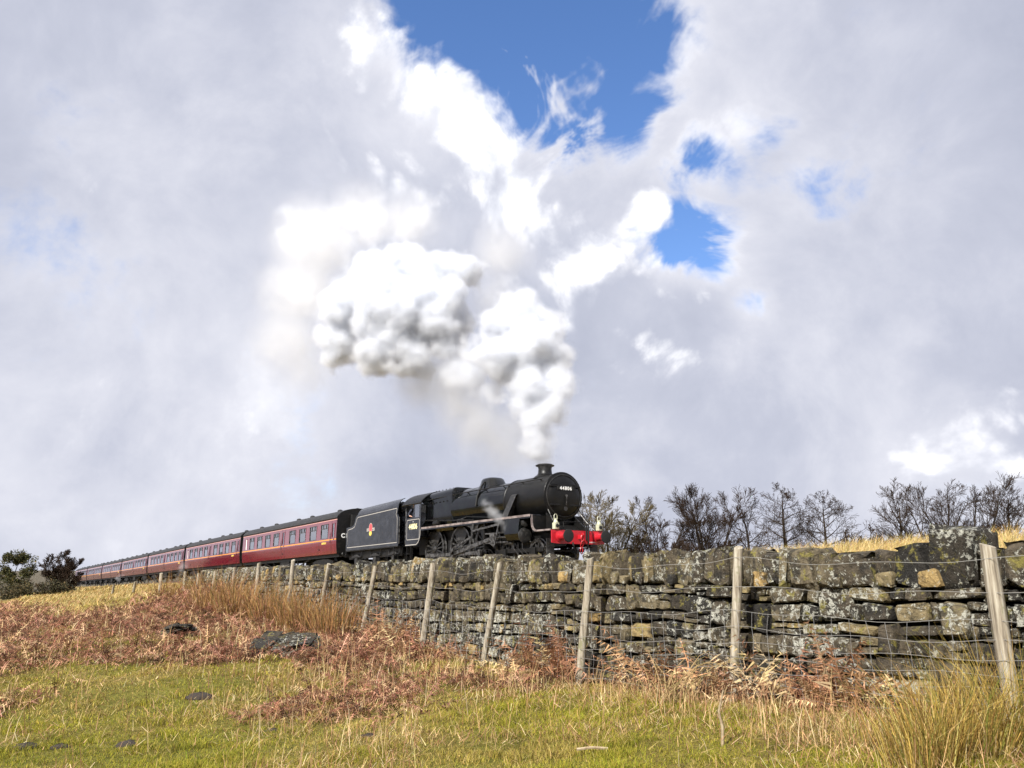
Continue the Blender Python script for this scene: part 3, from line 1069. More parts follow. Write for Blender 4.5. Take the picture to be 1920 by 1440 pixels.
# tapered barrel with cleading bands
mb = MB()
mb.lathe([(0, 0.955), (4.30, 0.845)], (-8.15, 0, BC), (1, 0, 0), 56)
boiler = mb.build('boiler', M_BLACK, loco)
for x in (-3.95, -4.95, -6.0, -7.05):
    rr = 0.845 + (-3.85 - x) / 4.3 * 0.11 + 0.007
    MB().lathe([(0, rr - 0.006), (0.005, rr), (0.055, rr), (0.06, rr - 0.006)], (x, 0, BC), (1, 0, 0), 56, cap=False).build('boiler_band', M_BLACK, boiler)

# Belpaire firebox: flat-shouldered top, tapering to the cab
def fire_ring(x, top, wid, low):
    p = [(-wid + 0.10, low), (-wid, low + 0.3), (-wid, 2.62)]
    r = 0.30
    for k in range(7):
        a = PI - k * PI / 12
        p.append((-(wid - r) + r * math.cos(a) * 1.0, top - r + r * math.sin(a)))
    p += [(-y, z) for y, z in p[::-1]]
    return [(x, y, z) for y, z in p]
mb = MB()
mb.loft([fire_ring(-8.06, 3.60, 0.86, 1.75), fire_ring(-8.10, 3.66, 0.93, 1.72), fire_ring(-10.45, 3.58, 0.95, 1.72)])
firebox = mb.build('firebox', M_BLACK, loco, smooth=30)
for x in (-8.5, -8.85, -9.2, -9.55, -9.9, -10.2):
    MB().cyl((x, -0.97, 3.05), (x, -0.92, 3.05), 0.028, n=8).build('washout_plug', M_GRIME, firebox)
    MB().cyl((x, -0.62, 3.68), (x, -0.62, 3.60), 0.022, n=6).build('washout_plug', M_GRIME, firebox)
for sx in (-9.3, -9.55):
    mb = MB()
    mb.lathe([(0, 0.09), (0.05, 0.10), (0.16, 0.085), (0.2, 0.05)], (sx, 0, 3.58), (0, 0, 1), 14)
    mb.build('safety_valve', M_GRIME, firebox)

# dome and top feed under one long cover
def dome_ring(z, x0, x1, wy):
    n = 28
    cx, rx = (x0 + x1) / 2, (x1 - x0) / 2
    out = []
    for k in range(n):
        a = 2 * PI * k / n
        c, s_ = math.cos(a), math.sin(a)
        out.append((cx + rx * math.copysign(abs(c) ** 0.7, c), wy * math.copysign(abs(s_) ** 0.8, s_), z))
    return out
mb = MB()
mb.loft([dome_ring(3.30, -6.95, -5.10, 0.62), dome_ring(3.52, -6.85, -5.25, 0.50), dome_ring(3.60, -6.75, -5.36, 0.44), dome_ring(3.80, -6.66, -5.50, 0.40), dome_ring(3.87, -6.55, -5.62, 0.35), dome_ring(3.90, -6.4, -5.8, 0.24)])
mb.build('dome', M_BLACK, loco, smooth=60)
for s_ in (-1, 1):
    MB().tube([(-6.05, s_ * 0.42, 3.70), (-6.0, s_ * 0.60, 3.52), (-5.95, s_ * 0.86, 3.05), (-5.95, s_ * 0.93, 2.6)], 0.045, 8).build('feed_pipe', M_GRIME, loco)

# boiler handrails
for s_ in (-1, 1):
    mb = MB()
    rail_pts = [(-1.30, s_ * 0.70, BC + 0.66), (-3.8, s_ * 0.72, BC + 0.66), (-6.0, s_ * 0.78, BC + 0.66), (-8.2, s_ * 0.90, BC + 0.62), (-10.4, s_ * 1.0, BC + 0.56)]
    mb.tube(rail_pts, 0.020, 6)
    for (x, y, z) in [(-1.45, 0.70, BC + 0.66), (-2.7, 0.71, BC + 0.66), (-4.1, 0.73, BC + 0.66), (-5.5, 0.765, BC + 0.66), (-6.9, 0.82, BC + 0.645), (-8.3, 0.905, BC + 0.62), (-9.6, 0.96, BC + 0.585)]:
        mb.cyl((x, s_ * (y - 0.16), z - 0.10), (x, s_ * y, z), 0.022, n=6)
    mb.build('handrail', M_GRIME, loco)

# running plate with its drop to the front platform
mb = MB()
mb.box(-10.45, -1.25, -1.27, 1.27, 1.90, 1.945)
for s_ in (-1, 1):
    mb.box(-10.45, -1.25, s_ * 1.27 - 0.02, s_ * 1.27 + 0.02, 1.80, 1.905)
plate = mb.build('running_plate', M_BLACK, loco)
for s_ in (-1, 1):
    drop = [(-10.40, 1.90), (-1.30, 1.90)]
    mb = MB()
    yy = s_ * 1.293
    mb.strip([(x, yy, z) for x, z in drop], 0.085, (0, s_, 0), 0.004)
    mb.build('valance_lining', M_LINE_GREY, plate)
    cur = [(-1.27, 1.92), (-1.25, 1.6), (-1.22, 1.47), (-1.14, 1.37), (-1.02, 1.31), (-0.9, 1.30), (-0.05, 1.30)]
    mb = MB()
    ring = []
    for i, (x, z) in enumerate(cur):
        a, b = cur[max(i - 1, 0)], cur[min(i + 1, len(cur) - 1)]
        d = Vector((b[0] - a[0], b[1] - a[1])).normalized()
        nx, nz = -d.y * 0.03, d.x * 0.03
        ring.append([(x + nx, s_ * 1.22, z + nz), (x - nx, s_ * 1.22, z - nz), (x - nx, s_ * 1.28, z - nz), (x + nx, s_ * 1.28, z + nz)])
    mb.loft(ring)
    mb.build('platform_edge', M_LINE_GREY, plate)
mb = MB()
mb.box(-1.25, -0.02, -1.22, 1.22, 1.262, 1.298)
mb.box(-1.27, -1.23, -1.22, 1.22, 1.30, 1.90)
mb.build('front_platform', M_GRIME, loco)
mb = MB()
for s_ in (-1, 1):
    mb.prism([(-1.2, 1.31), (-0.10, 1.31), (-0.45, 1.50), (-1.2, 2.05)], s_ * 0.60 - 0.03, s_ * 0.60 + 0.03)
mb.prism([(-1.22, 1.30), (-0.62, 1.30), (-0.62, 1.36), (-1.22, 1.66)], -0.55, 0.55)
mb.build('frame_front', M_GRIME, loco)
for s_ in (-1, 1):
    MB().tube([(-0.93, s_ * 0.72, 2.12), (-0.55, s_ * 0.78, 1.70), (-0.12, s_ * 0.84, 1.34)], 0.018, 6).build('brace_rod', M_STEEL, loco)

# outside steam pipes: the pale sloping casing beside the smokebox
for s_ in (-1, 1):
    mb = MB()
    r0 = [(-3.15, s_ * 0.80, 2.90), (-2.75, s_ * 0.80, 2.90), (-2.72, s_ * 0.98, 2.80), (-3.12, s_ * 0.98, 2.80)]
    r1 = [(-3.52, s_ * 0.92, 1.95), (-3.08, s_ * 0.92, 1.95), (-3.05, s_ * 1.20, 1.95), (-3.49, s_ * 1.20, 1.95)]
    mb.loft([r0, r1])
    mb.build('steam_pipe', M_SPOKE, loco)

# cylinders and motion
def side_gear(s_):
    Y = s_ * 1.16
    mb = MB()
    ring = [(1.84, 0.55), (1.84, 1.30), (1.50, 1.36), (1.25, 1.36), (1.02, 1.22), (0.92, 0.95), (0.95, 0.55)]
    mb.loft([[(x, s_ * y, z) for z, y in ring] for x in (-3.02, -2.0)])
    cyl = mb.build('cylinder', M_BLACK, loco, smooth=30)
    mb = MB()
    mb.lathe([(0, 0.30), (0.06, 0.30), (0.10, 0.22)], (-2.0, s_ * 1.08, 1.18), (1, 0, 0), 20)
    mb.lathe([(0, 0.17), (0.12, 0.17), (0.15, 0.12)], (-2.0, s_ * 1.08, 1.66), (1, 0, 0), 16)
    mb.build('cylinder_cover', M_SPOKE, cyl)
    mb = MB()
    for x in (-2.2, -2.5, -2.8):
        mb.tube([(x, s_ * 1.05, 0.95), (x + 0.05, s_ * 1.08, 0.70), (x + 0.45, s_ * 1.1, 0.45)], 0.016, 5)
    mb.build('drain_pipe', M_SPOKE, cyl)
    mb = MB()
    for z in (1.36, 0.98):
        mb.box(-4.75, -3.0, Y - 0.05, Y + 0.05, z - 0.03, z + 0.03, 0.006)
    mb.build('slide_bars', M_STEEL, loco)
    MB().box(-4.35, -4.0, Y - 0.07, Y + 0.07, 0.96, 1.38, 0.02).build('crosshead', M_STEEL, loco)
    MB().cyl((-4.1, Y, 1.17), (-3.0, Y, 1.17), 0.04, n=10).build('piston_rod', M_STEEL, loco)
    pin = (-7.46, 0.62)
    mb = MB()
    mb.bar((-4.17, Y + s_ * 0.06, 1.15), (pin[0], Y + s_ * 0.06, pin[1]), 0.06, 0.15, (0, 0, 1))
    mb.cyl((pin[0], Y, pin[1]), (pin[0], Y + s_ * 0.12, pin[1]), 0.16, n=18)
    mb.build('connecting_rod', M_STEEL, loco)
    mb = MB()
    for x in (-5.26, -7.46, -9.91):
        mb.cyl((x, Y - s_ * 0.07, 0.62), (x, Y + s_ * 0.03, 0.62), 0.14, n=16)
    mb.bar((-9.91, Y - s_ * 0.02, 0.62), (-5.26, Y - s_ * 0.02, 0.62), 0.055, 0.14)
    mb.build('coupling_rod', M_STEEL, loco)
    # Walschaerts gear: return crank, eccentric rod, link, radius rod, combination lever
    mb = MB()
    mb.bar((pin[0], Y + s_ * 0.17, pin[1]), (-7.15, Y + s_ * 0.17, 0.86), 0.05, 0.11)
    mb.bar((-7.15, Y + s_ * 0.19, 0.86), (-5.72, Y + s_ * 0.12, 1.28), 0.04, 0.085)
    mb.build('eccentric_rod', M_STEEL, loco)
    mb = MB()
    mb.bar((-5.70, Y + s_ * 0.10, 1.22), (-5.58, Y + s_ * 0.10, 1.82), 0.06, 0.14, (1, 0, 0))
    mb.prism([(-6.35, 1.80), (-5.2, 1.80), (-5.3, 1.68), (-5.45, 1.40), (-5.75, 1.40), (-5.9, 1.68)], Y + s_ * 0.02, Y + s_ * 0.06)
    mb.build('expansion_link', M_SPOKE, loco)
    mb = MB()
    mb.bar((-5.65, Y + s_ * 0.12, 1.52), (-3.55, Y + s_ * 0.10, 1.70), 0.035, 0.08)
    mb.bar((-3.55, Y + s_ * 0.11, 1.74), (-3.9, Y + s_ * 0.12, 0.80), 0.035, 0.075, (1, 0, 0))
    mb.bar((-3.9, Y + s_ * 0.12, 0.84), (-4.2, Y + s_ * 0.12, 0.98), 0.035, 0.07)
    mb.build('radius_rod', M_STEEL, loco)
    mb = MB()
    mb.bar((-10.4, s_ * 1.05, 2.28), (-5.8, s_ * 1.12, 2.0), 0.03, 0.06)
    mb.build('reversing_rod', M_GRIME, loco)
    return cyl
side_gear(-1); side_gear(1)

def wheel_mesh(rad, spokes, name, cw=True):
    """rim, tyre and spokes on the y axis, about the axle"""
    mb = MB()
    prof = [(-0.06, rad - 0.13), (-0.06, rad - 0.07), (0.06, rad - 0.07), (0.06, rad - 0.13)]
    mb.lathe(prof + [prof[0]], (0, 0, 0), (0, 1, 0), 40, cap=False)
    mb.lathe([(-0.10, 0.0), (-0.10, 0.14), (-0.07, 0.19), (0.07, 0.19), (0.10, 0.14), (0.10, 0.0)], (0, 0, 0), (0, 1, 0), 20, cap=False)
    for k in range(spokes):
        a = 2 * PI * k / spokes + 0.1
        d = Vector((math.cos(a), 0, math.sin(a)))
        mb.bar(d * 0.15, d * (rad - 0.10), 0.055, 0.075, (0, 1, 0))
    if cw:
        mb.prism([((rad - 0.10) * math.cos(a), (rad - 0.10) * math.sin(a)) for a in np.linspace(R(50), R(130), 9)] + [(-0.35, 0.30), (0.35, 0.30)], -0.05, 0.05)
        mb.cyl((0, -0.1, -0.32), (0, 0.1, -0.32), 0.12, n=14)
    me = mb.mesh(name, 35)
    me.materials.append(M_SPOKE)
    mt = MB()
    p2 = [(-0.07, rad - 0.07), (-0.07, rad), (0.05, rad), (0.065, rad + 0.03), (0.085, rad + 0.03), (0.085, rad - 0.07)]
    mt.lathe(p2 + [p2[0]], (0, 0, 0), (0, 1, 0), 40, cap=False)
    te = mt.mesh('tyre', 35)
    te.materials.append(M_STEEL)
    return me, te
def wheelset(parent, mesh, tyre, x, rad, name):
    for s_ in (-1, 1):
        w = link_mesh(name, mesh, None, parent)
        w.location = (x, s_ * 0.755, rad)
        w.rotation_euler = (0, 0, 0 if s_ < 0 else PI)
        ty = link_mesh('tyre', tyre, None, w)
    a = MB().cyl((x, -0.7, rad), (x, 0.7, rad), 0.09, n=12).build('axle', M_GRIME, parent)
dm, dt = wheel_mesh(0.93, 18, 'driving_wheel')
for x in (-5.26, -7.46, -9.91):
    wheelset(loco, dm, dt, x, 0.93, 'driving_wheel')
bm_, bt_ = wheel_mesh(0.52, 10, 'bogie_wheel', False)
for x in (-1.55, -3.60):
    wheelset(loco, bm_, bt_, x, 0.52, 'bogie_wheel')
mb = MB()
for s_ in (-1, 1):
    mb.box(-11.9, -0.02, s_ * 0.58 - 0.02, s_ * 0.58 + 0.02, 0.72, 1.30)
    mb.box(-11.9, -4.0, s_ * 0.57 - 0.02, s_ * 0.57 + 0.02, 1.30, 1.9)
mb.box(-10.6, -8.0, -0.52, 0.52, 0.45, 1.72)
mb.box(-4.2, -1.0, -0.5, 0.5, 0.55, 0.62)
mb.build('main_frame', M_GRIME, loco)
mb = MB()
for s_ in (-1, 1):
    mb.box(-4.3, -0.9, s_ * 0.95 - 0.02, s_ * 0.95 + 0.02, 0.55, 0.70)
    for x in (-1.55, -3.60):
        mb.box(x - 0.16, x + 0.16, s_ * 0.97 - 0.08, s_ * 0.97 + 0.05, 0.36, 0.72, 0.02)
mb.build('bogie_frame', M_GRIME, loco)
for s_ in (-1, 1):
    mb = MB()
    mb.box(-4.78, -4.72, s_ * 0.6, s_ * 1.24, 0.75, 1.80)
    mb.build('motion_bracket', M_GRIME, loco)
    mb = MB()
    mb.box(-0.42, -0.38, s_ * 1.02 - 0.17, s_ * 1.02 + 0.17, 0.35, 1.0)
    mb.box(-0.52, -0.28, s_ * 1.02 - 0.15, s_ * 1.02 + 0.15, 0.35, 0.375)
    mb.box(-0.52, -0.28, s_ * 1.02 - 0.15, s_ * 1.02 + 0.15, 0.70, 0.725)
    mb.build('front_step', M_SPOKE, loco)
    for x in (-4.62, -6.35, -8.65):
        MB().box(x - 0.10, x + 0.10, s_ * 0.69 - 0.03, s_ * 0.69 + 0.03, 0.35, 1.3, 0.01).build('brake_hanger', M_GRIME, loco)
    mb = MB()
    mb.lathe([(0, 0.05), (0.05, 0.14), (0.4, 0.14), (0.45, 0.05)], (-9.4, s_ * 1.10, 2.06), (1, 0, 0), 14)
    mb.build('injector', M_GRIME, loco)
    mb = MB()
    for x in (-6.9, -7.1, -7.3):
        mb.lathe([(0, 0.07), (0.16, 0.07), (0.2, 0.03)], (x, s_ * 1.02, 1.95), (0, 0, 1), 10)
    mb.tube([(-7.3, s_ * 1.0, 2.12), (-6.6, s_ * 1.0, 2.2), (-4.2, s_ * 0.98, 2.02)], 0.014, 5)
    mb.build('lubricator', M_SPOKE, loco)

# buffer beam, buffers, coupling, pipes
mb = MB()
mb.prism([(-1.23, 0.83), (-1.23, 1.29), (1.23, 1.29), (1.23, 0.83), (0.98, 0.80), (-0.98, 0.80)], -0.05, 0.0, 'yz')
beam = mb.build('buffer_beam', M_RED, loco, smooth=None)
mb = MB()
for y in (-1.12, -0.98, -0.55, -0.42, 0.42, 0.55, 0.98, 1.12):
    for z in (0.90, 1.22):
        mb.lathe([(0, 0.022), (0.014, 0.018)], (0.0, y, z), (1, 0, 0), 8)
mb.build('rivet', M_RED, beam)
mb = MB()
for i in range(7):
    mb.box(0.002, 0.004, 0.52 + i * 0.055, 0.555 + i * 0.055, 0.855, 0.895)
mb.build('stencilled_marks', M_WHITE, beam)
for s_ in (-1, 1):
    mb = MB()
    mb.lathe([(0, 0.20), (0.03, 0.20), (0.05, 0.15), (0.32, 0.12), (0.34, 0.12)], (0.0, s_ * 0.87, 1.06), (1, 0, 0), 24)
    bf = mb.build('buffer', M_RED, loco, smooth=40)
    mb = MB()
    mb.lathe([(0.33, 0.075), (0.50, 0.075), (0.51, 0.20), (0.53, 0.235), (0.555, 0.22), (0.57, 0.12), (0.573, 0.0)], (0.0, s_ * 0.87, 1.06), (1, 0, 0), 28)
    mb.build('buffer_head', M_HOLE, bf, smooth=40)
mb = MB()
mb.prism([(0.0, 0.98), (0.0, 1.14), (0.16, 1.13), (0.26, 1.20), (0.30, 1.12), (0.24, 1.00), (0.12, 0.98)], -0.035, 0.035)
for k, z in enumerate((1.0, 0.78, 0.56)):
    pts = [(0.22 - k * 0.03 + 0.05 * math.sin(a) * (k % 2), 0.055 * math.cos(a), z + 0.13 * math.sin(a)) for a in np.linspace(0, 2 * PI, 13)]
    mb.tube(pts, 0.02, 5)
mb.build('drawhook', M_RED, loco)
mb = MB()
mb.tube([(0.03, 0.34, 0.95), (0.05, 0.34, 1.45), (0.09, 0.34, 1.55), (0.16, 0.34, 1.52), (0.18, 0.34, 1.3), (0.16, 0.34, 0.9), (0.08, 0.34, 0.66), (0.03, 0.34, 0.62)], 0.032, 8)
mb.tube([(0.03, -0.30, 0.85), (0.08, -0.30, 0.70), (0.12, -0.28, 0.45), (0.09, -0.2, 0.35)], 0.032, 8)
mb.build('vacuum_pipe', M_HOLE, loco)
mb = MB()
for y in (-1.05, 1.05, 0.0):
    mb.bar((-0.10, y, 1.29), (-0.10, y, 1.42), 0.05, 0.015, (1, 0, 0))
mb.tube([(-0.25, -0.55, 1.62), (-0.25, 0.55, 1.62)], 0.018, 6)
for y in (-0.5, 0.5):
    mb.cyl((-0.25, y, 1.3), (-0.25, y, 1.62), 0.016, n=6)
mb.build('lamp_iron', M_GRIME, loco)

# cab
def cab_side(s_):
    Y0, Y1 = s_ * 1.285, s_ * 1.255
    y0, y1 = min(Y0, Y1), max(Y0, Y1)
    mb = MB()
    mb.prism([(-10.45, 2.45), (-12.05, 2.45), (-12.05, 1.13), (-10.95, 1.13), (-10.78, 1.17), (-10.62, 1.27), (-10.50, 1.45), (-10.45, 1.62)], y0, y1)
    mb.box(-10.62, -10.45, y0, y1, 2.45, 3.14)
    mb.box(-12.05, -10.45, y0, y1, 3.14, 3.24)
    mb.box(-11.22, -11.14, y0, y1, 2.45, 3.14)
    mb.box(-12.05, -11.97, y0, y1, 2.45, 2.80)
    side = mb.build('cab_side', M_TENDER, loco, smooth=None)
    n = (0, s_, 0)
    Yl = s_ * 1.285
    mb = MB()
    x0, x1, z0, z1, r = -11.92, -10.58, 1.42, 2.36, 0.07
    pts = []
    for cx, cz, a0 in ((x1 - r, z1 - r, 0), (x0 + r, z1 - r, 90), (x0 + r, z0 + r, 180), (x1 - r, z0 + r, 270)):
        for k in range(4):
            a = R(a0 + k * 30)
            pts.append((cx + r * math.cos(a), Yl, cz + r * math.sin(a)))
    mb.strip(pts, 0.028, n, 0.004, closed=True)
    cur = [(-12.05, 1.17), (-10.93, 1.17), (-10.80, 1.20), (-10.65, 1.30), (-10.54, 1.46), (-10.49, 1.64), (-10.48, 1.86)]
    mb.strip([(x, Yl, z) for x, z in cur], 0.035, n, 0.004)
    mb.build('lining', M_CREAM, side)
    MB().box(-11.14, -10.62, s_ * 1.268 - 0.006, s_ * 1.268 + 0.006, 2.45, 3.14).build('window_pane', M_PANE, side)
    if s_ < 0:
        text_part('cab_number', '44806', M_NUMBER, side, 0.36, Matrix.Translation((-11.25, Yl - 0.004, 2.02)) @ SIDE, 0.002, 1.0, 0.008)
        MB().lathe([(0, 0.025), (0.004, 0.025)], (-11.25, Yl, 2.26), (0, -1, 0), 8).build('power_mark', M_WHITE, side)
cab_side(-1); cab_side(1)
def roof_ring(x, up=0.0):
    p = []
    for k in range(15):
        a = R(158 - k * 136 / 14)
        p.append((x, 1.44 * math.cos(a), 2.74 + up + 1.0 * math.sin(a)))
    q_ = [(x, y * 0.985, z - 0.04) for (_x, y, z) in p[::-1]]
    return p + q_
mb = MB()
mb.loft([roof_ring(-12.45), roof_ring(-10.40)])
mb.build('cab_roof', M_SMOKEBOX, loco, smooth=40)
mb = MB()
fr = [(y, z) for (_x, y, z) in roof_ring(0)[:15]]
mb.prism([(1.25, 1.95)] + [(max(min(y, 1.25), -1.25), z) for y, z in fr] + [(-1.25, 1.95)], -10.47, -10.44, 'yz')
mb.box(-12.0, -10.45, -1.2, 1.2, 1.50, 1.56)
mb.build('cab_front', M_BLACK, loco, smooth=None)
mb = MB()
mb.box(-10.9, -10.48, -0.8, 0.8, 1.56, 3.1)
for y in (-0.5, -0.1, 0.3, 0.6):
    mb.lathe([(0, 0.07), (0.03, 0.07)], (-10.93, y, 2.9), (1, 0, 0), 12)
mb.tube([(-11.0, -0.4, 2.5), (-11.0, 0.4, 2.7)], 0.02, 6)
mb.build('backhead', M_HOLE, loco)
for s_ in (-1, 1):
    mb = MB()
    mb.cyl((-12.12, s_ * 1.26, 1.25), (-12.12, s_ * 1.26, 2.95), 0.018, n=6)
    for z in (1.25, 2.95):
        mb.cyl((-12.12, s_ * 1.26, z), (-12.04, s_ * 1.26, z), 0.018, n=6)
    mb.build('cab_handrail', M_STEEL, loco)
    mb = MB()
    mb.box(-11.9, -11.5, s_ * 1.18 - 0.14, s_ * 1.18 + 0.14, 0.36, 0.39)
    mb.box(-11.9, -11.5, s_ * 1.18 - 0.14, s_ * 1.18 + 0.14, 0.74, 0.77)
    for x in (-11.9, -11.5):
        mb.box(x - 0.015, x + 0.015, s_ * 1.18 - 0.1, s_ * 1.18 + 0.04, 0.36, 1.14)
    mb.build('cab_step', M_GRIME, loco)

# head lamps standing on the lamp irons
def head_lamp(y, label):
    e = empty('head_lamp', label=label, cat='lamp', group='head lamps on the buffer beam')
    e.matrix_world = loco_matrix @ Matrix.Translation((-0.04, y, 1.31))
    mb = MB()
    mb.box(-0.09, 0.09, -0.10, 0.10, 0.0, 0.24, 0.015)
    mb.lathe([(0, 0.11), (0.04, 0.075), (0.12, 0.06), (0.14, 0.08), (0.16, 0.05)], (0, 0, 0.24), (0, 0, 1), 14)
    mb.build('lamp_body', M_LAMP, e)
    MB().lathe([(0, 0.065), (0.03, 0.065), (0.04, 0.05)], (0.09, 0, 0.13), (1, 0, 0), 16).build('lens', M_HOLE, e)
    mb = MB()
    mb.tube([(0.0, -0.07, 0.34), (0.0, -0.07, 0.50), (0.0, -0.03, 0.55), (0.0, 0.03, 0.55), (0.0, 0.07, 0.50), (0.0, 0.07, 0.34)], 0.013, 6)
    mb.build('handle', M_LAMP, e)
    return e
bpy.context.view_layer.update()
loco_matrix = loco.matrix_world.copy()
head_lamp(-1.02, 'cream head lamp over the buffer beam end below the chimney, nearer the wall')
head_lamp(1.02, 'cream head lamp at the far end of the buffer beam against the bare tree')

# ------------------------------------------------------------------ tender
tender = vehicle('tender', 12.55, 19.7, label='black tender with crest and cream lining coupled behind the locomotive', cat='tender')
TX0, TX1 = -0.35, -7.15
side_poly = [(TX0, 1.20), (TX0, 2.60), (TX0 - 0.16, 2.78), (TX0 - 0.10, 3.0), (TX0 - 0.02, 3.16), (-5.70, 3.06), (-5.86, 2.98), (-6.0, 2.72), (-6.12, 2.58), (-6.35, 2.50), (TX1, 2.47), (TX1, 1.20)]
mb = MB()
mb.prism(side_poly, -1.28, -1.24)
mb.prism(side_poly, 1.24, 1.28)
mb.box(TX1, TX1 + 0.04, -1.24, 1.24, 1.2, 2.47)
mb.box(TX0 - 0.30, TX0 - 0.26, -1.24, 1.24, 1.2, 2.9)
mb.box(TX1 + 0.02, TX0 - 0.28, -1.24, 1.24, 1.25, 2.40)
body = mb.build('tank_body', M_TENDER, tender, smooth=None)
mb = MB()
for s_ in (-1, 1):
    prof = [(1.28, 0.0), (1.255, 0.12), (1.18, 0.24), (1.05, 0.36), (0.92, 0.42)]
    rings = []
    for x, zb in ((TX0 - 0.05, 3.155), (-5.60, 3.06), (-5.95, 2.78)):
        k = 1.0 if x > -5.8 else 0.25
        rings.append([(x, s_ * y, zb + dz * k) for y, dz in prof] + [(x, s_ * (y - 0.03), zb + dz * k - 0.02) for y, dz in prof[::-1]])
    mb.loft(rings)
mb.build('cove_plate', M_TENDER, tender, smooth=50)
mb = MB()
mb.prism([(TX0 - 0.3, 2.42), (TX0 - 0.3, 3.30), (-2.4, 3.45), (-3.6, 3.30), (-5.3, 2.75), (-5.4, 2.42)], -1.0, 1.0)
coal_b = mb
bmc = bmesh.new()
for k in range(160):
    x = rng.uniform(-5.2, -0.8); y = rng.uniform(-0.9, 0.9)
    z = np.interp(x, [-5.3, -3.6, -2.4, -0.65], [2.78, 3.30, 3.45, 3.3])
    P, F = stone_shape(rng.uniform(0.12, 0.3), rng.uniform(0.12, 0.3), rng.uniform(0.1, 0.24), False, rough=1.6)
    mb.add([(p[0] + x, p[1] + y, p[2] + z) for p in P], [list(f) for f in F])
bmc.free()
mb.build('coal', M_COAL, tender, smooth=None, kind='stuff')
mb = MB()
inset = [(TX0 - 0.14, 1.36), (TX0 - 0.14, 2.55), (TX0 - 0.28, 2.76), (TX0 - 0.20, 3.02), (TX0 - 0.24, 3.055), (-5.55, 2.955), (-5.72, 2.86), (-5.86, 2.62), (-6.0, 2.46), (-6.3, 2.385), (-6.75, 2.36), (-6.92, 2.33), (-6.97, 2.2), (-6.97, 1.36)]
mb.strip([(x, -1.28, z) for x, z in inset], 0.034, NEAR, 0.004, closed=True)
mb.build('lining', M_CREAM, body)
# crest: a wheel with a lion over a crown-topped disc and bars to both sides
cx, cz = -3.75, 2.12
crest = MB()
crest.prism([(cx + 0.20 * math.cos(a), cz + 0.16 + 0.22 * math.sin(a)) for a in np.linspace(0, 2 * PI, 24)[:-1]], -1.290, -1.282)
emb = crest.build('crest', M_CREST, body, smooth=None)
mb = MB()
mb.strip([(cx + 0.215 * math.cos(a), -1.288, cz + 0.16 + 0.235 * math.sin(a)) for a in np.linspace(0, 2 * PI, 24)[:-1]], 0.03, NEAR, 0.0, closed=True)
for z in (0.02, 0.11):
    mb.box(cx - 0.52, cx - 0.23, -1.288, -1.284, cz + z - 0.03, cz + z + 0.03)
    mb.box(cx + 0.23, cx + 0.52, -1.288, -1.284, cz + z - 0.03, cz + z + 0.03)
mb.build('crest_bars', M_CREAM, emb, smooth=None)
mb = MB()
mb.prism([(cx + 0.17 * math.cos(a), cz - 0.14 + 0.12 * math.sin(a)) for a in np.linspace(0, 2 * PI, 20)[:-1]], -1.294, -1.290)
mb.build('crest_disc', M_YELLOW, emb, smooth=None)
mb = MB()
for s_ in (-1, 1):
    yy = s_ * 1.02
    mb.box(TX1, TX0, yy - 0.025, yy + 0.025, 0.72, 1.2)
    for x in (-1.15, -3.45, -5.95):
        mb.box(x - 0.42, x + 0.42, yy - 0.03, yy + 0.03, 0.45, 0.75)
mb.box(TX1, TX0, -1.28, 1.28, 1.14, 1.20)
mb.build('tender_frame', M_GRIME, tender, smooth=None)
for x in (-1.15, -3.45, -5.95):
    for s_ in (-1, 1):
        mb = MB()
        yy = s_ * 1.10
        mb.box(x - 0.15, x + 0.15, yy - 0.07, yy + 0.07, 0.44, 0.76, 0.02)
        for k in range(5):
            w = 0.62 - k * 0.1
            mb.box(x - w, x + w, yy - 0.045, yy + 0.045, 0.80 + k * 0.03, 0.826 + k * 0.03)
        for e in (-0.6, 0.6):
            mb.bar((x + e, yy, 0.82), (x + e * 1.12, yy, 1.1), 0.03, 0.05, (1, 0, 0))
        mb.build('axlebox', M_SPOKE, tender)
tm, tt_ = wheel_mesh(0.63, 12, 'tender_wheel', False)
for x in (-1.15, -3.45, -5.95):
    wheelset(tender, tm, tt_, x, 0.63, 'tender_wheel')
mb = MB()
mb.box(TX1 - 0.05, TX1, -1.25, 1.25, 0.85, 1.25)
mb.build('rear_beam', M_GRIME, tender)
for s_ in (-1, 1):
    mb = MB()
    mb.lathe([(0, 0.16), (0.05, 0.11), (0.3, 0.09), (0.42, 0.09), (0.43, 0.22), (0.46, 0.22)], (TX1 - 0.05, s_ * 0.87, 1.06), (-1, 0, 0), 18)
    mb.build('buffer', M_GRIME, tender)
    mb = MB()
    mb.cyl((TX0 + 0.06, s_ * 1.25, 1.3), (TX0 + 0.06, s_ * 1.25, 2.6), 0.018, n=6)
    mb.build('handrail', M_STEEL, tender)
    mb = MB()
    for z in (0.40, 0.78):
        mb.box(-0.95, -0.55, s_ * 1.18 - 0.13, s_ * 1.18 + 0.13, z, z + 0.03)
    mb.box(-0.77, -0.73, s_ * 1.18 - 0.12, s_ * 1.18 - 0.08, 0.4, 1.16)
    mb.build('step', M_GRIME, tender)
mb = MB()
mb.box(-6.9, -6.3, -0.5, 0.5, 2.40, 2.62, 0.05)
mb.build('water_filler', M_GRIME, tender)

# ------------------------------------------------------------------ carriages
CL = 19.85
def side_profile(z):
    """half width of the body at height z: slight tumblehome below the waist"""
    return 1.37 - 0.10 * max(0.0, (1.9 - z)) ** 1.5 - 0.035 * max(0.0, z - 2.4)
SILL, HEAD_ = 2.02, 2.88
BOT, CANT = 1.11, 3.10
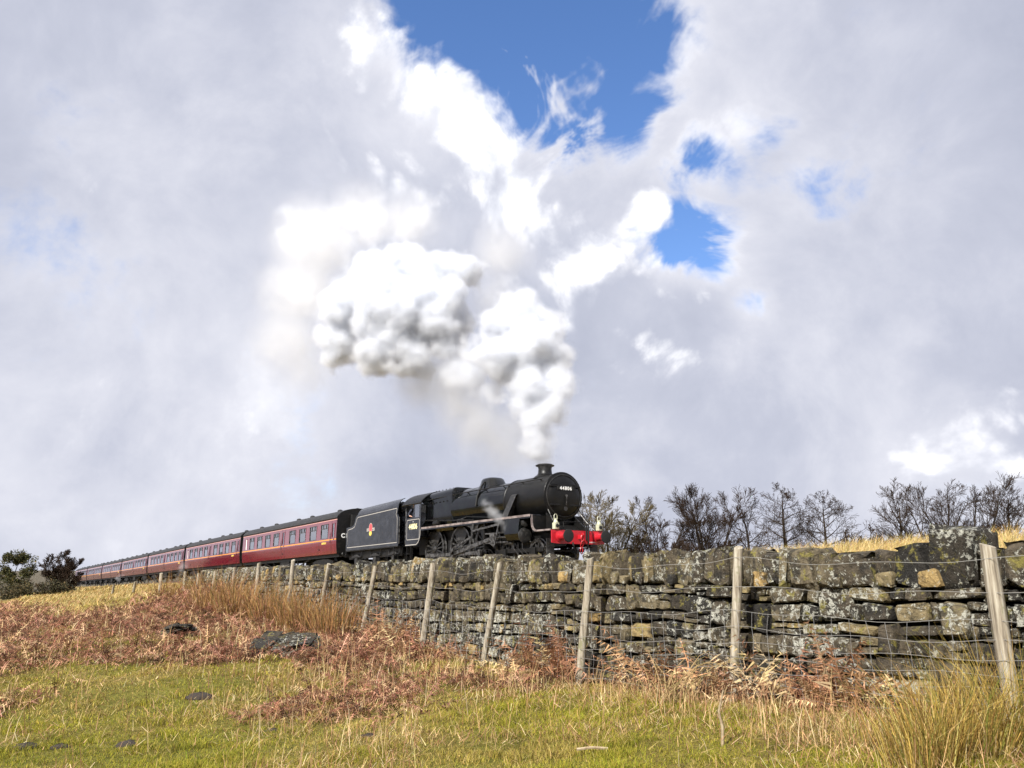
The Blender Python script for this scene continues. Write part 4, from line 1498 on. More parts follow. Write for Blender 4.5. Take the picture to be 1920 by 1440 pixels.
# bays along the near side, measured from the leading end: (start, end, kind)
BAYS = [(0.30, 0.72, 'door')]
x = 1.35
for k in range(4):
    BAYS.append((x, x + 1.22, 'window')); x += 1.98
BAYS.append((9.55, 9.98, 'door'))
x = 10.75
for k in range(4):
    BAYS.append((x, x + 1.22, 'window')); x += 1.98
BAYS.append((18.62, 19.02, 'blind'))
BAYS.append((18.0, 18.40, 'door')) if False else None
BAYS = sorted([b for b in BAYS if b])

def make_carriage():
    root = empty('railway_carriage')
    # body sides as panels round the openings
    mb = MB()
    for s_ in (-1, 1):
        def panel(x0, x1, z0, z1, nz=1):
            zs = np.linspace(z0, z1, nz + 1)
            for a, b in zip(zs[:-1], zs[1:]):
                ya, yb = side_profile(a), side_profile(b)
                vs = [(-x0, s_ * ya, a), (-x1, s_ * ya, a), (-x1, s_ * yb, b), (-x0, s_ * yb, b), (-x0, s_ * (ya - 0.05), a), (-x1, s_ * (ya - 0.05), a), (-x1, s_ * (yb - 0.05), b), (-x0, s_ * (yb - 0.05), b)]
                mb.add(vs, [(0, 1, 2, 3), (7, 6, 5, 4), (0, 4, 5, 1), (1, 5, 6, 2), (2, 6, 7, 3), (3, 7, 4, 0)])
        panel(0, CL, BOT, SILL, 5)
        panel(0, CL, HEAD_, CANT)
        e = 0.0
        for a, b, k in BAYS:
            panel(e, a, SILL, HEAD_)
            e = b
        panel(e, CL, SILL, HEAD_)
    shell = mb.build('body_shell', M_MAROON, root, smooth=20)
    # windows: frame, pane, sliding ventilators
    for s_ in (-1, 1):
        for a, b, k in BAYS:
            y = s_ * (side_profile(2.4) - 0.03)
            mb = MB()
            mb.box(-b, -a, y - 0.004, y + 0.004, SILL, HEAD_)
            pane = mb.build('window', M_PANE if k != 'blind' else M_CURTAIN, root, smooth=None)
            mb = MB()
            w = 0.028
            yf = s_ * (side_profile(2.4) - 0.004)
            for (x0, x1, z0, z1) in ((a, a + w, SILL, HEAD_), (b - w, b, SILL, HEAD_), (a + w, b - w, SILL, SILL + w), (a + w, b - w, HEAD_ - w, HEAD_)):
                mb.box(-x1, -x0, yf - 0.012, yf + 0.012, z0, z1)
            if k == 'window':
                mb.box(-(b - w), -(a + w), yf - 0.010, yf + 0.014, 2.60, 2.63)
                for xx in (a + 0.36, b - 0.36):
                    mb.box(-xx - 0.015, -xx + 0.015, yf - 0.010, yf + 0.014, 2.63, HEAD_ - w)
                mb.build('window_frame', M_STEEL, pane, smooth=None)
                mb = MB()
                mb.box(-(b - 0.38), -(a + 0.38), y - 0.02 * s_ - 0.005, y - 0.02 * s_ + 0.005, 2.63, HEAD_ - w)
                mb.build('ventilator', M_HOLE, pane, smooth=None)
            else:
                mb.build('window_frame', M_MAROON, pane, smooth=None)
    # doors: seams, handle and grab rail
    for s_ in (-1, 1):
        for a, b, k in BAYS:
            if k != 'door':
                continue
            mb = MB()
            for xx in (a - 0.10, b + 0.10):
                for z0, z1 in ((1.15, 1.55), (1.55, 2.0), (2.0, 3.05)):
                    y0, y1 = side_profile(z0), side_profile(z1)
                    mb.bar((-xx, s_ * y0, z0), (-xx, s_ * y1, z1), 0.012, 0.012, (1, 0, 0))
            dr = mb.build('door_seam', M_HOLE, root, smooth=None)
            mb = MB()
            yy = s_ * (side_profile(2.2) + 0.03)
            mb.cyl((-(b + 0.20), yy, 1.75), (-(b + 0.20), yy, 2.35), 0.016, n=6)
            mb.cyl((-(a - 0.02), s_ * (side_profile(1.9) + 0.03), 1.93), (-(a + 0.09), s_ * (side_profile(1.9) + 0.03), 1.93), 0.02, n=6)
            mb.build('door_handle', M_STEEL, dr)
    # lining
    for s_ in (-1, 1):
        mb = MB()
        mb.strip([(0, s_ * side_profile(1.93), 1.93), (-CL, s_ * side_profile(1.93), 1.93)], 0.05, (0, s_, 0), 0.006)
        mb.build('waist_lining', M_LINE_ORANGE, shell, smooth=None)
        mb = MB()
        mb.strip([(0, s_ * side_profile(3.06), 3.06), (-CL, s_ * side_profile(3.06), 3.06)], 0.035, (0, s_, 0), 0.006)
        mb.build('cantrail_lining', M_LINE_PINK, shell, smooth=None)
        mb = MB()
        for i in range(6):
            mb.box(-(1.7 + i * 0.115 + (0.06 if i > 0 else 0)), -(1.62 + i * 0.115 + (0.06 if i > 0 else 0)), s_ * (side_profile(1.76) + 0.004) - 0.002, s_ * (side_profile(1.76) + 0.004) + 0.002, 1.70, 1.82)
        mb.build('stock_number', M_YELLOW, shell, smooth=None)
        mb = MB()
        for xx in (2.8, 9.8, 17.4):
            mb.lathe([(0, 0.06), (0.02, 0.06)], (-xx, s_ * side_profile(1.4), 1.42), (0, s_, 0), 10)
        mb.build('data_disc', M_HOLE, shell)
    # roof
    def rr(x, drop=0.0):
        p = []
        for k in range(17):
            a = R(170 - k * 160 / 16)
            y = 1.40 * math.cos(a); z = 3.00 + 0.74 * math.sin(a) ** 0.85
            p.append((x, y, z - drop))
        return p + [(x, y * 0.98, z - 0.04) for (_x, y, z) in p[::-1]]
    mb = MB()
    mb.loft([rr(0.02), rr(-CL - 0.02)])
    roof = mb.build('roof', M_ROOF, root, smooth=40)
    vents = [0.9, 2.3, 4.6, 7.2, 9.2, 9.9, 12.4, 14.9, 16.8, 18.6]
    for i, xx in enumerate(vents):
        mb = MB()
        yv = -0.30 if i % 2 else 0.25
        mb.lathe([(0, 0.17), (0.07, 0.17), (0.12, 0.13), (0.15, 0.05)], (-xx, yv, 3.70), (0, 0, 1), 12)
        mb.build('roof_ventilator', M_ROOF, roof)
    # ends, gangways
    for xe, d in ((0.0, 1), (-CL, -1)):
        prof = [(side_profile(z), z) for z in np.linspace(BOT, CANT, 6)]
        top = [(1.40 * math.cos(R(a)), 3.0 + 0.72 * math.sin(R(a)) ** 0.85) for a in range(12, 169, 12)]
        poly = prof + top + [(-y, z) for y, z in prof[::-1]]
        mb = MB()
        mb.prism(poly, xe - 0.03, xe + 0.03, 'yz')
        end = mb.build('end_wall', M_GRIME, root, smooth=None)
        mb = MB()
        for k in range(4):
            g = 0.04 * (k % 2)
            xs = sorted((xe + d * (0.03 + 0.07 * k), xe + d * (0.10 + 0.07 * k)))
            mb.box(xs[0], xs[1], -0.52 - g, 0.52 + g, 1.25, 3.30 + g)
        mb.build('gangway', M_HOLE, end, smooth=None)
        for s_ in (-1, 1):
            mb = MB()
            mb.lathe([(0, 0.14), (0.04, 0.10), (0.20, 0.09), (0.28, 0.09), (0.29, 0.2), (0.31, 0.2)], (xe + 0.03 * d, s_ * 0.87, 1.06), (d, 0, 0), 16)
            mb.build('buffer', M_GRIME, root)
    # underframe and bogies
    mb = MB()
    for s_ in (-1, 1):
        mb.box(-CL, 0, s_ * 1.08 - 0.06, s_ * 1.08 + 0.06, 0.92, 1.12)
        mb.tube([(-5.2, s_ * 1.05, 0.92), (-7.4, s_ * 1.05, 0.50), (-12.4, s_ * 1.05, 0.50), (-14.6, s_ * 1.05, 0.92)], 0.04, 6)
        for xx in (-7.4, -12.4):
            mb.box(xx - 0.04, xx + 0.04, s_ * 1.05 - 0.04, s_ * 1.05 + 0.04, 0.5, 0.95)
        mb.box(-10.8, -9.0, s_ * 0.9 - 0.25, s_ * 0.9 + 0.15, 0.42, 0.9, 0.02)
    mb.box(-CL, 0, -1.05, 1.05, 1.08, 1.13)
    mb.build('underframe', M_GRIME, root, smooth=None)
    for bx in (-2.9, -CL + 2.9):
        mb = MB()
        for s_ in (-1, 1):
            mb.prism([(bx - 1.75, 0.45), (bx - 1.75, 0.72), (bx - 0.8, 0.86), (bx + 0.8, 0.86), (bx + 1.75, 0.72), (bx + 1.75, 0.45), (bx + 0.9, 0.62), (bx + 0.5, 0.38), (bx - 0.5, 0.38), (bx - 0.9, 0.62)], s_ * 1.0 - 0.04, s_ * 1.0 + 0.04)
            for ex in (-1.3, 1.3):
                mb.box(bx + ex - 0.16, bx + ex + 0.16, s_ * 1.02 - 0.08, s_ * 1.02 + 0.06, 0.34, 0.62, 0.02)
        mb.box(bx - 0.25, bx + 0.25, -1.0, 1.0, 0.5, 1.0)
        bogie = mb.build('bogie', M_GRIME, root, smooth=None)
        for ex in (-1.3, 1.3):
            for s_ in (-1, 1):
                mb = MB()
                mb.lathe([(-0.06, 0.46), (0.0, 0.46), (0.02, 0.36), (0.0, 0.12), (0.08, 0.1)], (bx + ex, s_ * 0.755, 0.46), (0, s_, 0), 24)
                mb.build('wheel', M_SPOKE, bogie)
    # interior
    mb = MB()
    mb.box(-CL + 0.1, -0.1, -1.2, 1.2, 1.14, 1.20)
    mb.box(-CL + 0.06, -0.06, -1.22, 1.22, 3.02, 3.05)
    for xx in (0.95, 9.2, 10.4, 17.9):
        mb.box(-xx - 0.02, -xx + 0.02, -1.22, 1.22, 1.2, 3.02)
    mb.build('interior_partitions', M_INNER, root, smooth=None)
    for a, b, k in BAYS:
        if k != 'window':
            continue
        for s_ in (-1, 1):
            for e, dd in ((a - 0.30, 1), (b + 0.30, -1)):
                mb = MB()
                x0, x1 = sorted((-(e), -(e + dd * 0.10)))
                mb.box(x0, x1, s_ * 0.75 - 0.45, s_ * 0.75 + 0.45, 1.2, 2.22, 0.02)
                x2, x3 = sorted((-(e + dd * 0.10), -(e + dd * 0.50)))
                mb.box(x2, x3, s_ * 0.75 - 0.45, s_ * 0.75 + 0.45, 1.45, 1.62, 0.02)
                mb.build('seat', M_SEAT, root, smooth=None)
            mb = MB()
            xm = -(a + b) / 2
            mb.box(xm - 0.25, xm + 0.25, s_ * 0.75 - 0.45, s_ * 0.75 + 0.45, 1.92, 1.95)
            mb.box(xm - 0.03, xm + 0.03, s_ * 0.75 - 0.03, s_ * 0.75 + 0.03, 1.2, 1.92)
            mb.build('table', M_TABLE, root, smooth=None)
    return root

def copy_tree(o, parent=None):
    c = o.copy()
    COL.objects.link(c)
    c.parent = parent
    for ch in list(o.children):
        copy_tree(ch, c)
    return c

CAR_LABELS = [
    'maroon carriage coupled directly behind the tender, its black end marked C1',
    'maroon carriage second behind the tender with passengers at its windows',
    'maroon carriage third behind the tender, beyond the end of the stone wall',
    'maroon carriage fourth behind the tender above the golden grass bank',
    'maroon carriage fifth behind the tender, small in the distance',
    'maroon carriage last but one of the train',
    'maroon carriage at the very tail of the train beside the dark bare tree']
proto = make_carriage()
CARS = []
for i in range(7):
    c = proto if i == 0 else None
    if c is None:
        c = copy_tree(proto)
    CARS.append(c)
for i, c in enumerate(CARS):
    s0 = 21.03 + i * 20.62
    p0, p1 = track_point(s0), track_point(s0 + CL)
    d = (p0 - p1).normalized()
    c.location = p0
    c.rotation_euler = (0, -math.asin(d.z), math.atan2(d.y, d.x))
    tag(c, CAR_LABELS[i], 'carriage', 'maroon carriages of the train')
text_part('carriage_letter', 'C1', M_WHITE, CARS[0], 0.34, Matrix.Translation((0.036, -0.88, 2.12)) @ FRONT, 0.002, 1.0, 0.01)

# ------------------------------------------------------------------ grasses, rushes, bracken
M_GRASS = attr_material('grass_blade', translucent=0.30)
M_STRAW = attr_material('dry_straw', translucent=0.18)
M_BRACKEN = attr_material('dead_bracken', translucent=0.20)

def blade_arrays(base, height, lean, width, col):
    """five points and three triangles a blade"""
    N = len(base)
    ang = npr.uniform(0, 2 * PI, N)
    wd = np.stack([np.cos(ang), np.sin(ang), np.zeros(N)], 1) * (width / 2)[:, None]
    L3 = np.concatenate([lean, np.zeros((N, 1))], 1)
    up = np.zeros((N, 3)); up[:, 2] = height
    mid = base + up * 0.55 + L3 * 0.35
    drop = (lean ** 2).sum(1) / np.maximum(height, 1e-3) * 0.35
    tip = base + up + L3
    tip[:, 2] -= np.minimum(drop, height * 0.75)
    V = np.stack([base - wd, base + wd, mid - wd * 0.8, mid + wd * 0.8, tip], 1).reshape(-1, 3)
    o = (np.arange(N) * 5)[:, None]
    T = np.stack([o + [0, 1, 3], o + [0, 3, 2], o + [2, 3, 4]], 1).reshape(-1, 3)
    C = np.repeat(np.concatenate([col, np.ones((N, 1))], 1), 5, 0)
    return V, T, C

def blades(name, base, height, lean, width, col, mat, **kw):
    V, T, C = blade_arrays(base, height, lean, width, col)
    me = tri_mesh(name, V, T, {'col': ('POINT', 'FLOAT_COLOR', C)})
    return link_mesh(name, me, mat, **kw)

def palette(n, cols, w, jit=0.18):
    c = np.array(cols)[npr.choice(len(cols), n, p=np.array(w) / sum(w))]
    return np.clip(c * (1 + npr.normal(0, jit, (n, 1))) * (1 + npr.normal(0, 0.05, (n, 3))), 0.004, 0.9)

def on_ground(x, y, sink=0.01):
    return np.stack([x, y, ground_z(x, y) - sink], 1)

# short pasture turf in the camera's field of view
def make_turf(N):
    r = 4.3 * (30 / 4.3) ** (npr.random(N * 2) ** 1.25)
    az = npr.uniform(R(-37), R(37), N * 2)
    x, y = r * np.sin(az), r * np.cos(az)
    q, t = xy_qt(x, y)
    br = brackeny(x, y)
    keep = (q < 0.30) & (npr.random(N * 2) > br * 0.55)
    x, y, r, br = x[keep][:N], y[keep][:N], r[keep][:N], br[keep][:N]
    n = len(x)
    tuft = fbm(x * 3.1, y * 3.1, seed=51, octaves=3)
    dry = fbm(x * 0.8, y * 0.8, seed=53, octaves=4)
    h = (0.022 + 0.060 * sstep(0.45, 0.8, tuft) + npr.exponential(0.010, n)) * (1 + 0.8 * br)
    w = np.maximum(0.0032, r * 0.00055) * npr.uniform(0.8, 1.4, n)
    an = npr.uniform(0, 2 * PI, n)
    ln = h * npr.uniform(0.2, 1.3, n)
    lean = np.stack([np.cos(an) * ln, np.sin(an) * ln], 1)
    green = palette(n, [(0.13, 0.155, 0.014), (0.24, 0.235, 0.022), (0.33, 0.285, 0.034)], [2, 4, 4])
    straw = palette(n, [(0.40, 0.31, 0.085), (0.31, 0.24, 0.05), (0.50, 0.38, 0.15), (0.16, 0.10, 0.035)], [4, 4, 1.5, 1.5])
    f = np.clip(sstep(0.32, 0.60, dry - 0.06 + 0.12 * sstep(6.5, 9.5, y)) * 0.75 + br * 0.3 + 0.16, 0, 0.94)
    col = np.where((npr.random(n) < f)[:, None], straw, green)
    moss = 0.62 + 0.62 * fbm(x * 2.2, y * 2.2, seed=59, octaves=3) + 0.25 * (fbm(x * 0.6, y * 0.6, seed=60) - 0.5)
    col = col * np.clip(moss * 1.08, 0.45, 1.4)[:, None]
    return blades('turf_grass', on_ground(x, y), h, lean, w, col, M_GRASS, kind='stuff', label='short tussocky yellow-green pasture grass in front of the wall')
make_turf(330000)

# dry stalks lying across the pasture
def make_stalks(N):
    r = 4.8 * (24 / 4.8) ** npr.random(N * 6)
    az = npr.uniform(R(-36), R(36), N * 6)
    x, y = r * np.sin(az), r * np.cos(az)
    q, t = xy_qt(x, y)
    p = brackeny(x, y) * 0.7 + sstep(0.55, 0.7, fbm(x * 0.9, y * 0.9, seed=57, octaves=3)) * 0.35 + 0.5 * np.exp(-((q + 0.6) / 0.9) ** 2)
    keep = (q < 0.2) & (npr.random(N * 6) < p + 0.10 * sstep(6.5, 9.0, y))
    x, y, r = x[keep][:N], y[keep][:N], r[keep][:N]
    n = len(x)
    L = npr.uniform(0.10, 0.42, n)
    an = npr.uniform(0, 2 * PI, n)
    flat = npr.random(n) < 0.88
    hgt = np.where(flat, npr.uniform(0.02, 0.14, n), L * 0.9)
    ln = np.where(flat, L, L * 0.35)
    lean = np.stack([np.cos(an) * ln, np.sin(an) * ln], 1)
    V, T, C = None, None, None
    w = np.maximum(0.004, r * 0.0006)
    col = palette(n, [(0.50, 0.36, 0.17), (0.42, 0.26, 0.13), (0.60, 0.48, 0.28), (0.33, 0.17, 0.09), (0.22, 0.10, 0.055)], [4, 3, 1.6, 2.5, 2])
    base = on_ground(x, y, -0.01)
    base[:, 2] += npr.uniform(0, 0.05, n)
    # keep lying stalks from diving under the turf
    Vb, Tb, Cb = blade_arrays(base, hgt, lean * 0.6, w, col)
    me = tri_mesh('dry_stalks', Vb, Tb, {'col': ('POINT', 'FLOAT_COLOR', Cb)})
    return link_mesh('dry_stalks', me, M_STRAW, kind='stuff', label='pale dry stalks lying across the pasture grass')
make_stalks(22000)

# tall golden grass on the railway bank and over the wall
def make_bank_grass():
    parts = []
    def region(n, q0, q1, t0, t1, hlo, hhi, wk, cols, wts, dens=None):
        q = npr.uniform(q0, q1, n); t = npr.uniform(t0, t1, n)
        x, y = qt_xy(q, t)
        az = np.degrees(np.arctan2(x, y))
        k = (np.abs(az) < 38) & (y > 2)
        k &= npr.random(n) < (0.35 + 0.9 * fbm(x * 1.1, y * 1.1, seed=61, octaves=3))
        x, y, q, t = x[k], y[k], q[k], t[k]
        m = len(x)
        h = npr.uniform(hlo, hhi, m) * (0.65 + 0.6 * fbm(x * 0.8, y * 0.8, seed=63))
        h = h * np.interp(q, [0.8, 1.6, 9.0, 10.6], [0.55, 1, 1, 0.5])
        ln = h * npr.uniform(0.25, 1.15, m)
        an = npr.normal(R(20), 0.9, m)
        lean = np.stack([np.cos(an) * ln, np.sin(an) * ln], 1)
        w = np.maximum(0.004, np.hypot(x, y) * wk) * npr.uniform(0.7, 1.3, m)
        parts.append(blade_arrays(on_ground(x, y), h, lean, w, palette(m, cols, wts)))
    gold = [(0.46, 0.34, 0.14), (0.38, 0.25, 0.085), (0.54, 0.43, 0.21), (0.22, 0.20, 0.05), (0.28, 0.15, 0.065)]
    region(80000, 1.0, 7.5, -1.0, 14.0, 0.11, 0.30, 0.00045, gold, [4, 3, 3, 1.5, 1.0])
    region(26000, 1.0, 11.2, 14.0, 30.0, 0.12, 0.34, 0.0006, gold, [3, 3, 1, 3, 2])
    region(46000, -5.0, 10.6, 24.0, 90.0, 0.16, 0.38, 0.0006, gold, [4, 3, 2, 2, 1])
    region(9000, -2.0, 10.6, 90.0, 170.0, 0.3, 0.6, 0.0009, gold, [4, 3, 2, 2, 1])
    region(16000, 14.8, 26.0, 0.0, 40.0, 0.15, 0.4, 0.0007, gold, [3, 3, 2, 3, 2])
    V, T, C, b = [], [], [], 0
    for v, t_, c in parts:
        V.append(v); T.append(t_ + b); C.append(c); b += len(v)
    me = tri_mesh('bank_grass', np.concatenate(V), np.concatenate(T), {'col': ('POINT', 'FLOAT_COLOR', np.concatenate(C))})
    return link_mesh('bank_grass', me, M_STRAW, kind='stuff', label='tall golden dry grass on the railway bank behind the wall')
make_bank_grass()

# dead bracken: arching fronds with drooping side leaves
def frond_arrays(base, length, heading, pitch, curl, col, pinnae=9, wscale=None):
    """rachis strips and pinna triangles for N fronds"""
    N = len(base)
    S = 5
    u = np.linspace(0, 1, S)
    hx, hy = np.cos(heading), np.sin(heading)
    pts = np.zeros((N, S, 3))
    pts[:, 0] = base
    for k in range(1, S):
        pt = pitch - curl * u[k]
        st = (length / (S - 1))[:, None] * np.stack([np.cos(pt) * hx, np.cos(pt) * hy, np.sin(pt)], 1)
        pts[:, k] = pts[:, k - 1] + st
    ws = np.maximum(0.003, np.hypot(base[:, 0], base[:, 1]) * 0.00030) if wscale is None else wscale
    side = np.stack([-hy, hx, np.zeros(N)], 1)
    V, T, C, b = [], [], [], 0
    c4 = np.concatenate([col, np.ones((N, 1))], 1)
    wid = np.stack([ws * (1.2 - 0.8 * x) for x in u], 1)
    A = pts - side[:, None] * wid[..., None]; B = pts + side[:, None] * wid[..., None]
    R_ = np.stack([A, B], 2).reshape(N, 2 * S, 3)
    V.append(R_.reshape(-1, 3)); C.append(np.repeat(np.clip(c4 * np.array([1.5, 1.5, 1.5, 1]), 0, 1), 2 * S, 0))
    o = (np.arange(N) * 2 * S)[:, None]
    for k in range(S - 1):
        T.append(o + np.array([2 * k, 2 * k + 1, 2 * k + 3])); T.append(o + np.array([2 * k, 2 * k + 3, 2 * k + 2]))
    b = N * 2 * S
    for j in range(pinnae):
        f = 0.22 + 0.74 * (j + 0.5) / pinnae
        ks = f * (S - 1); k0 = min(int(ks), S - 2); fr = ks - k0
        P = pts[:, k0] * (1 - fr) + pts[:, k0 + 1] * fr
        ax = pts[:, k0 + 1] - pts[:, k0]
        ax /= np.linalg.norm(ax, axis=1)[:, None] + 1e-9
        ln = length * (0.26 * (1 - f) ** 0.7 + 0.04)
        for sg in (-1, 1):
            droop = npr.uniform(-0.1, 1.1, N)
            d = side * sg * (0.8 * np.cos(droop))[:, None] + ax * 0.45
            d[:, 2] -= 0.9 * np.sin(droop)
            d += npr.normal(0, 0.34, (N, 3))
            d /= np.linalg.norm(d, axis=1)[:, None]
            tip = P + d * (ln * npr.uniform(0.6, 1.2, N))[:, None]
            hw = (ln * 0.055 + 0.003)[:, None]
            a1, a2 = P - ax * hw, P + ax * hw
            V.append(np.stack([a1, a2, tip], 1).reshape(-1, 3))
            C.append(np.repeat(c4 * (1 + npr.normal(0, 0.15, (N, 1))) , 3, 0))
            o = (np.arange(N) * 3)[:, None] + b
            T.append(o + np.array([0, 1, 2]))
            b += 3 * N
    return np.concatenate(V), np.concatenate(T), np.clip(np.concatenate(C), 0, 1)

BR_COL = [(0.25, 0.110, 0.068), (0.35, 0.175, 0.115), (0.14, 0.060, 0.032), (0.54, 0.36, 0.20), (0.065, 0.032, 0.020)]
BR_W = [3.6, 3.0, 3.6, 2.4, 3.8]
def make_bracken():
    parts = []
    def scatter(N, rlo, rhi, size, pin):
        r = rlo * (rhi / rlo) ** npr.random(N * 8)
        az = npr.uniform(R(-37), R(20), N * 8)
        x, y = r * np.sin(az), r * np.cos(az)
        q, t = xy_qt(x, y)
        k = (npr.random(N * 8) < brackeny(x, y)) & (q < -0.1)
        x, y = x[k][:N], y[k][:N]
        n = len(x)
        base = on_ground(x, y)
        thick = sstep(14, 22, y) * sstep(-1, -6, x)
        mound = 0.15 + 0.85 * sstep(0.40, 0.62, fbm(x * 0.55, y * 0.55, seed=66, octaves=3))
        base[:, 2] += npr.uniform(0, 1, n) * (0.05 + 0.42 * thick * mound * (1 - 0.6 * sstep(20, 30, y)))
        L = npr.uniform(0.22, 0.55, n) * size
        parts.append(frond_arrays(base, L, npr.uniform(0, 2 * PI, n), npr.uniform(-0.1, 1.1, n), npr.uniform(0.3, 1.9, n), palette(n, BR_COL, BR_W), pin))
    scatter(5200, 6.0, 14.0, 0.85, 10)
    scatter(9500, 12.0, 26.0, 1.05, 8)
    scatter(8000, 22.0, 60.0, 1.05, 5)
    V, T, C, b = [], [], [], 0
    for v, t_, c in parts:
        V.append(v); T.append(t_ + b); C.append(c); b += len(v)
    me = tri_mesh('bracken_litter', np.concatenate(V), np.concatenate(T), {'col': ('POINT', 'FLOAT_COLOR', np.concatenate(C))})
    return link_mesh('bracken_litter', me, M_BRACKEN, kind='stuff', label='collapsed pinkish-brown dead bracken covering the pasture')
make_bracken()

# upright dead bracken growing through the fence: separate plants
PLANTS = [  # t, q, fronds, height, label
    (13.0, -0.05, 60, 0.80, 'tall rusty bracken clump at the wall foot between two fence posts, near the rush row'),
    (12.3, 0.08, 40, 0.70, 'rusty bracken clump against the wall just past the dark-shadowed post'),
    (10.6, 0.02, 34, 0.45, 'low bracken clump between two leaning fence posts at the wall foot'),
    (8.55, 0.05, 60, 0.80, 'broad rusty bracken clump in front of the wall between two leaning posts'),
    (8.15, 0.10, 36, 0.95, 'tall thin bracken stems beside the leaning post below the buffer beam'),
    (6.70, 0.06, 30, 0.85, 'sparse tall bracken stems midway between two posts under the bare trees'),
    (5.05, -0.02, 34, 0.70, 'bracken tangled in the wire just past the upright post'),
    (4.55, 0.05, 40, 0.75, 'spindly brown bracken caught in the wire below the yellow stones'),
    (4.05, -0.02, 36, 0.80, 'bracken with curled fronds beside the big rush tussock'),
    (5.75, -0.10, 26, 0.60, 'small bracken clump at the near foot of the upright post'),
    (14.9, -0.10, 50, 0.65, 'bracken mass behind the pale leaning post next to the rushes')]
for (t, q, n, hgt, lab) in PLANTS:
    x0, y0 = qt_xy(q, t)
    x0, y0 = float(x0), float(y0)
    tt = npr.normal(0, 0.30, n); qq = npr.normal(0, 0.08, n)
    xx, yy = qt_xy(np.minimum(q + qq, 0.28), t + tt)
    base = np.stack([xx - x0, yy - y0, ground_z(xx, yy) - ground_z(np.array([x0]), np.array([y0]))[0]], 1)
    L = hgt * npr.uniform(0.35, 1.05, n) ** 1.0
    V, T, C = frond_arrays(base, L, npr.uniform(0, 2 * PI, n), npr.uniform(0.9, 1.5, n), npr.uniform(0.1, 1.7, n), palette(n, [(0.30, 0.155, 0.085), (0.38, 0.22, 0.12), (0.19, 0.095, 0.05), (0.50, 0.36, 0.20)], [4, 3, 2, 3]), 12, np.full(n, 0.0030))
    me = tri_mesh('bracken_plant', V, T, {'col': ('POINT', 'FLOAT_COLOR', C)})
    o = link_mesh('bracken_plant', me, M_BRACKEN, label=lab, cat='bracken', group='bracken plants along the fence')
    o.location = (x0, y0, float(ground_z(np.array([x0]), np.array([y0]))[0]))

# rush tussocks
RUSHES = [  # x, y, blades, height, radius, label
    (2.36, 4.95, 360, 0.54, 0.20, 'golden rush tussock at the bottom edge, in front of the large one'),
    (2.62, 5.05, 560, 0.66, 0.27, 'large golden-green rush tussock at the foot of the thick leaning post'),
    (3.05, 5.10, 520, 0.80, 0.28, 'tall rush tussock cut by the edge beyond the thick leaning post'),
    (2.25, 5.50, 120, 0.36, 0.16, 'small thin rush tuft beside the large tussock, nearest the turf'),
    (-3.25, 15.3, 420, 1.00, 0.42, 'tall orange-brown rush tussock behind the flat grey rock'),
    (-4.05, 16.2, 420, 1.05, 0.50, 'orange-brown rush tussock at the fence, second from the flat grey rock'),
    (-4.9, 17.2, 420, 1.05, 0.50, 'broad rush tussock in the middle of the row along the fence'),
    (-5.9, 18.2, 420, 1.15, 0.55, 'rush tussock in the row along the fence with the palest leaves'),
    (-6.8, 19.2, 420, 1.20, 0.60, 'highest rush tussock of the row, in front of the wall end'),
    (-9.6, 23.4, 320, 1.00, 0.60, 'far rush tussock near the end of the stone wall, beside the bracken')]
for i, (x0, y0, n, hgt, rad, lab) in enumerate(RUSHES):
    rr = rad * np.sqrt(npr.random(n)); an = npr.uniform(0, 2 * PI, n)
    bx, by = rr * np.cos(an), rr * np.sin(an)
    z0 = float(ground_z(np.array([x0]), np.array([y0]))[0])
    base = np.stack([bx, by, ground_z(x0 + bx, y0 + by) - z0 - 0.01], 1)
    h = hgt * npr.uniform(0.45, 1.05, n)
    ln = h * (0.10 + 0.55 * rr / rad) * npr.uniform(0.3, 1.8, n)
    a2 = an + npr.normal(0, 0.5, n)
    lean = np.stack([np.cos(a2) * ln + 0.06 * h, np.sin(a2) * ln], 1)
    w = np.full(n, 0.0045 if i < 4 else 0.009) * npr.uniform(0.7, 1.2, n)
    if i < 4:
        col = palette(n, [(0.42, 0.29, 0.075), (0.30, 0.20, 0.045), (0.16, 0.155, 0.028), (0.55, 0.41, 0.15), (0.20, 0.11, 0.03)], [4, 3, 2.5, 1.5, 1.5])
    else:
        col = palette(n, [(0.34, 0.18, 0.065), (0.44, 0.27, 0.11), (0.20, 0.11, 0.035), (0.11, 0.10, 0.025), (0.30, 0.15, 0.09)], [4, 2.5, 3, 2, 2])
    V, T, C = blade_arrays(base, h, lean, w, col)
    me = tri_mesh('rush_tussock', V, T, {'col': ('POINT', 'FLOAT_COLOR', C)})
    o = link_mesh('rush_tussock', me, M_STRAW, label=lab, cat='rushes', group='rush tussocks on the pasture')
    o.location = (x0, y0, z0)

# straw-pale bramble tangle by the fence
def tangle(x0, y0, n, hgt, label):
    z0 = float(ground_z(np.array([x0]), np.array([y0]))[0])
    mb = MB()
    for k in range(n):
        a = rng.uniform(0, 2 * PI); l = hgt * rng.uniform(0.6, 1.4)
        bx, by = rng.uniform(-0.12, 0.12), rng.uniform(-0.12, 0.12)
        pts = []
        for s in range(6):
            f = s / 5
            pts.append((bx + math.cos(a) * l * f * 0.75 + rng.uniform(-0.02, 0.02), by + math.sin(a) * l * f * 0.75 + rng.uniform(-0.02, 0.02), l * (f * 1.25 - 0.75 * f * f) - 0.02))
        mb.tube(pts, [0.0042 * (1 - 0.6 * s / 5) for s in range(6)], 4)
    o = mb.build('bramble', principled('bramble_stem', (0.36, 0.24, 0.11), 0.8, vary=((0.22, 0.17, 0.06), 6, 0.4, 0.6)), None, smooth=None, label=label, cat='bramble')
    o.location = (x0, y0, z0)
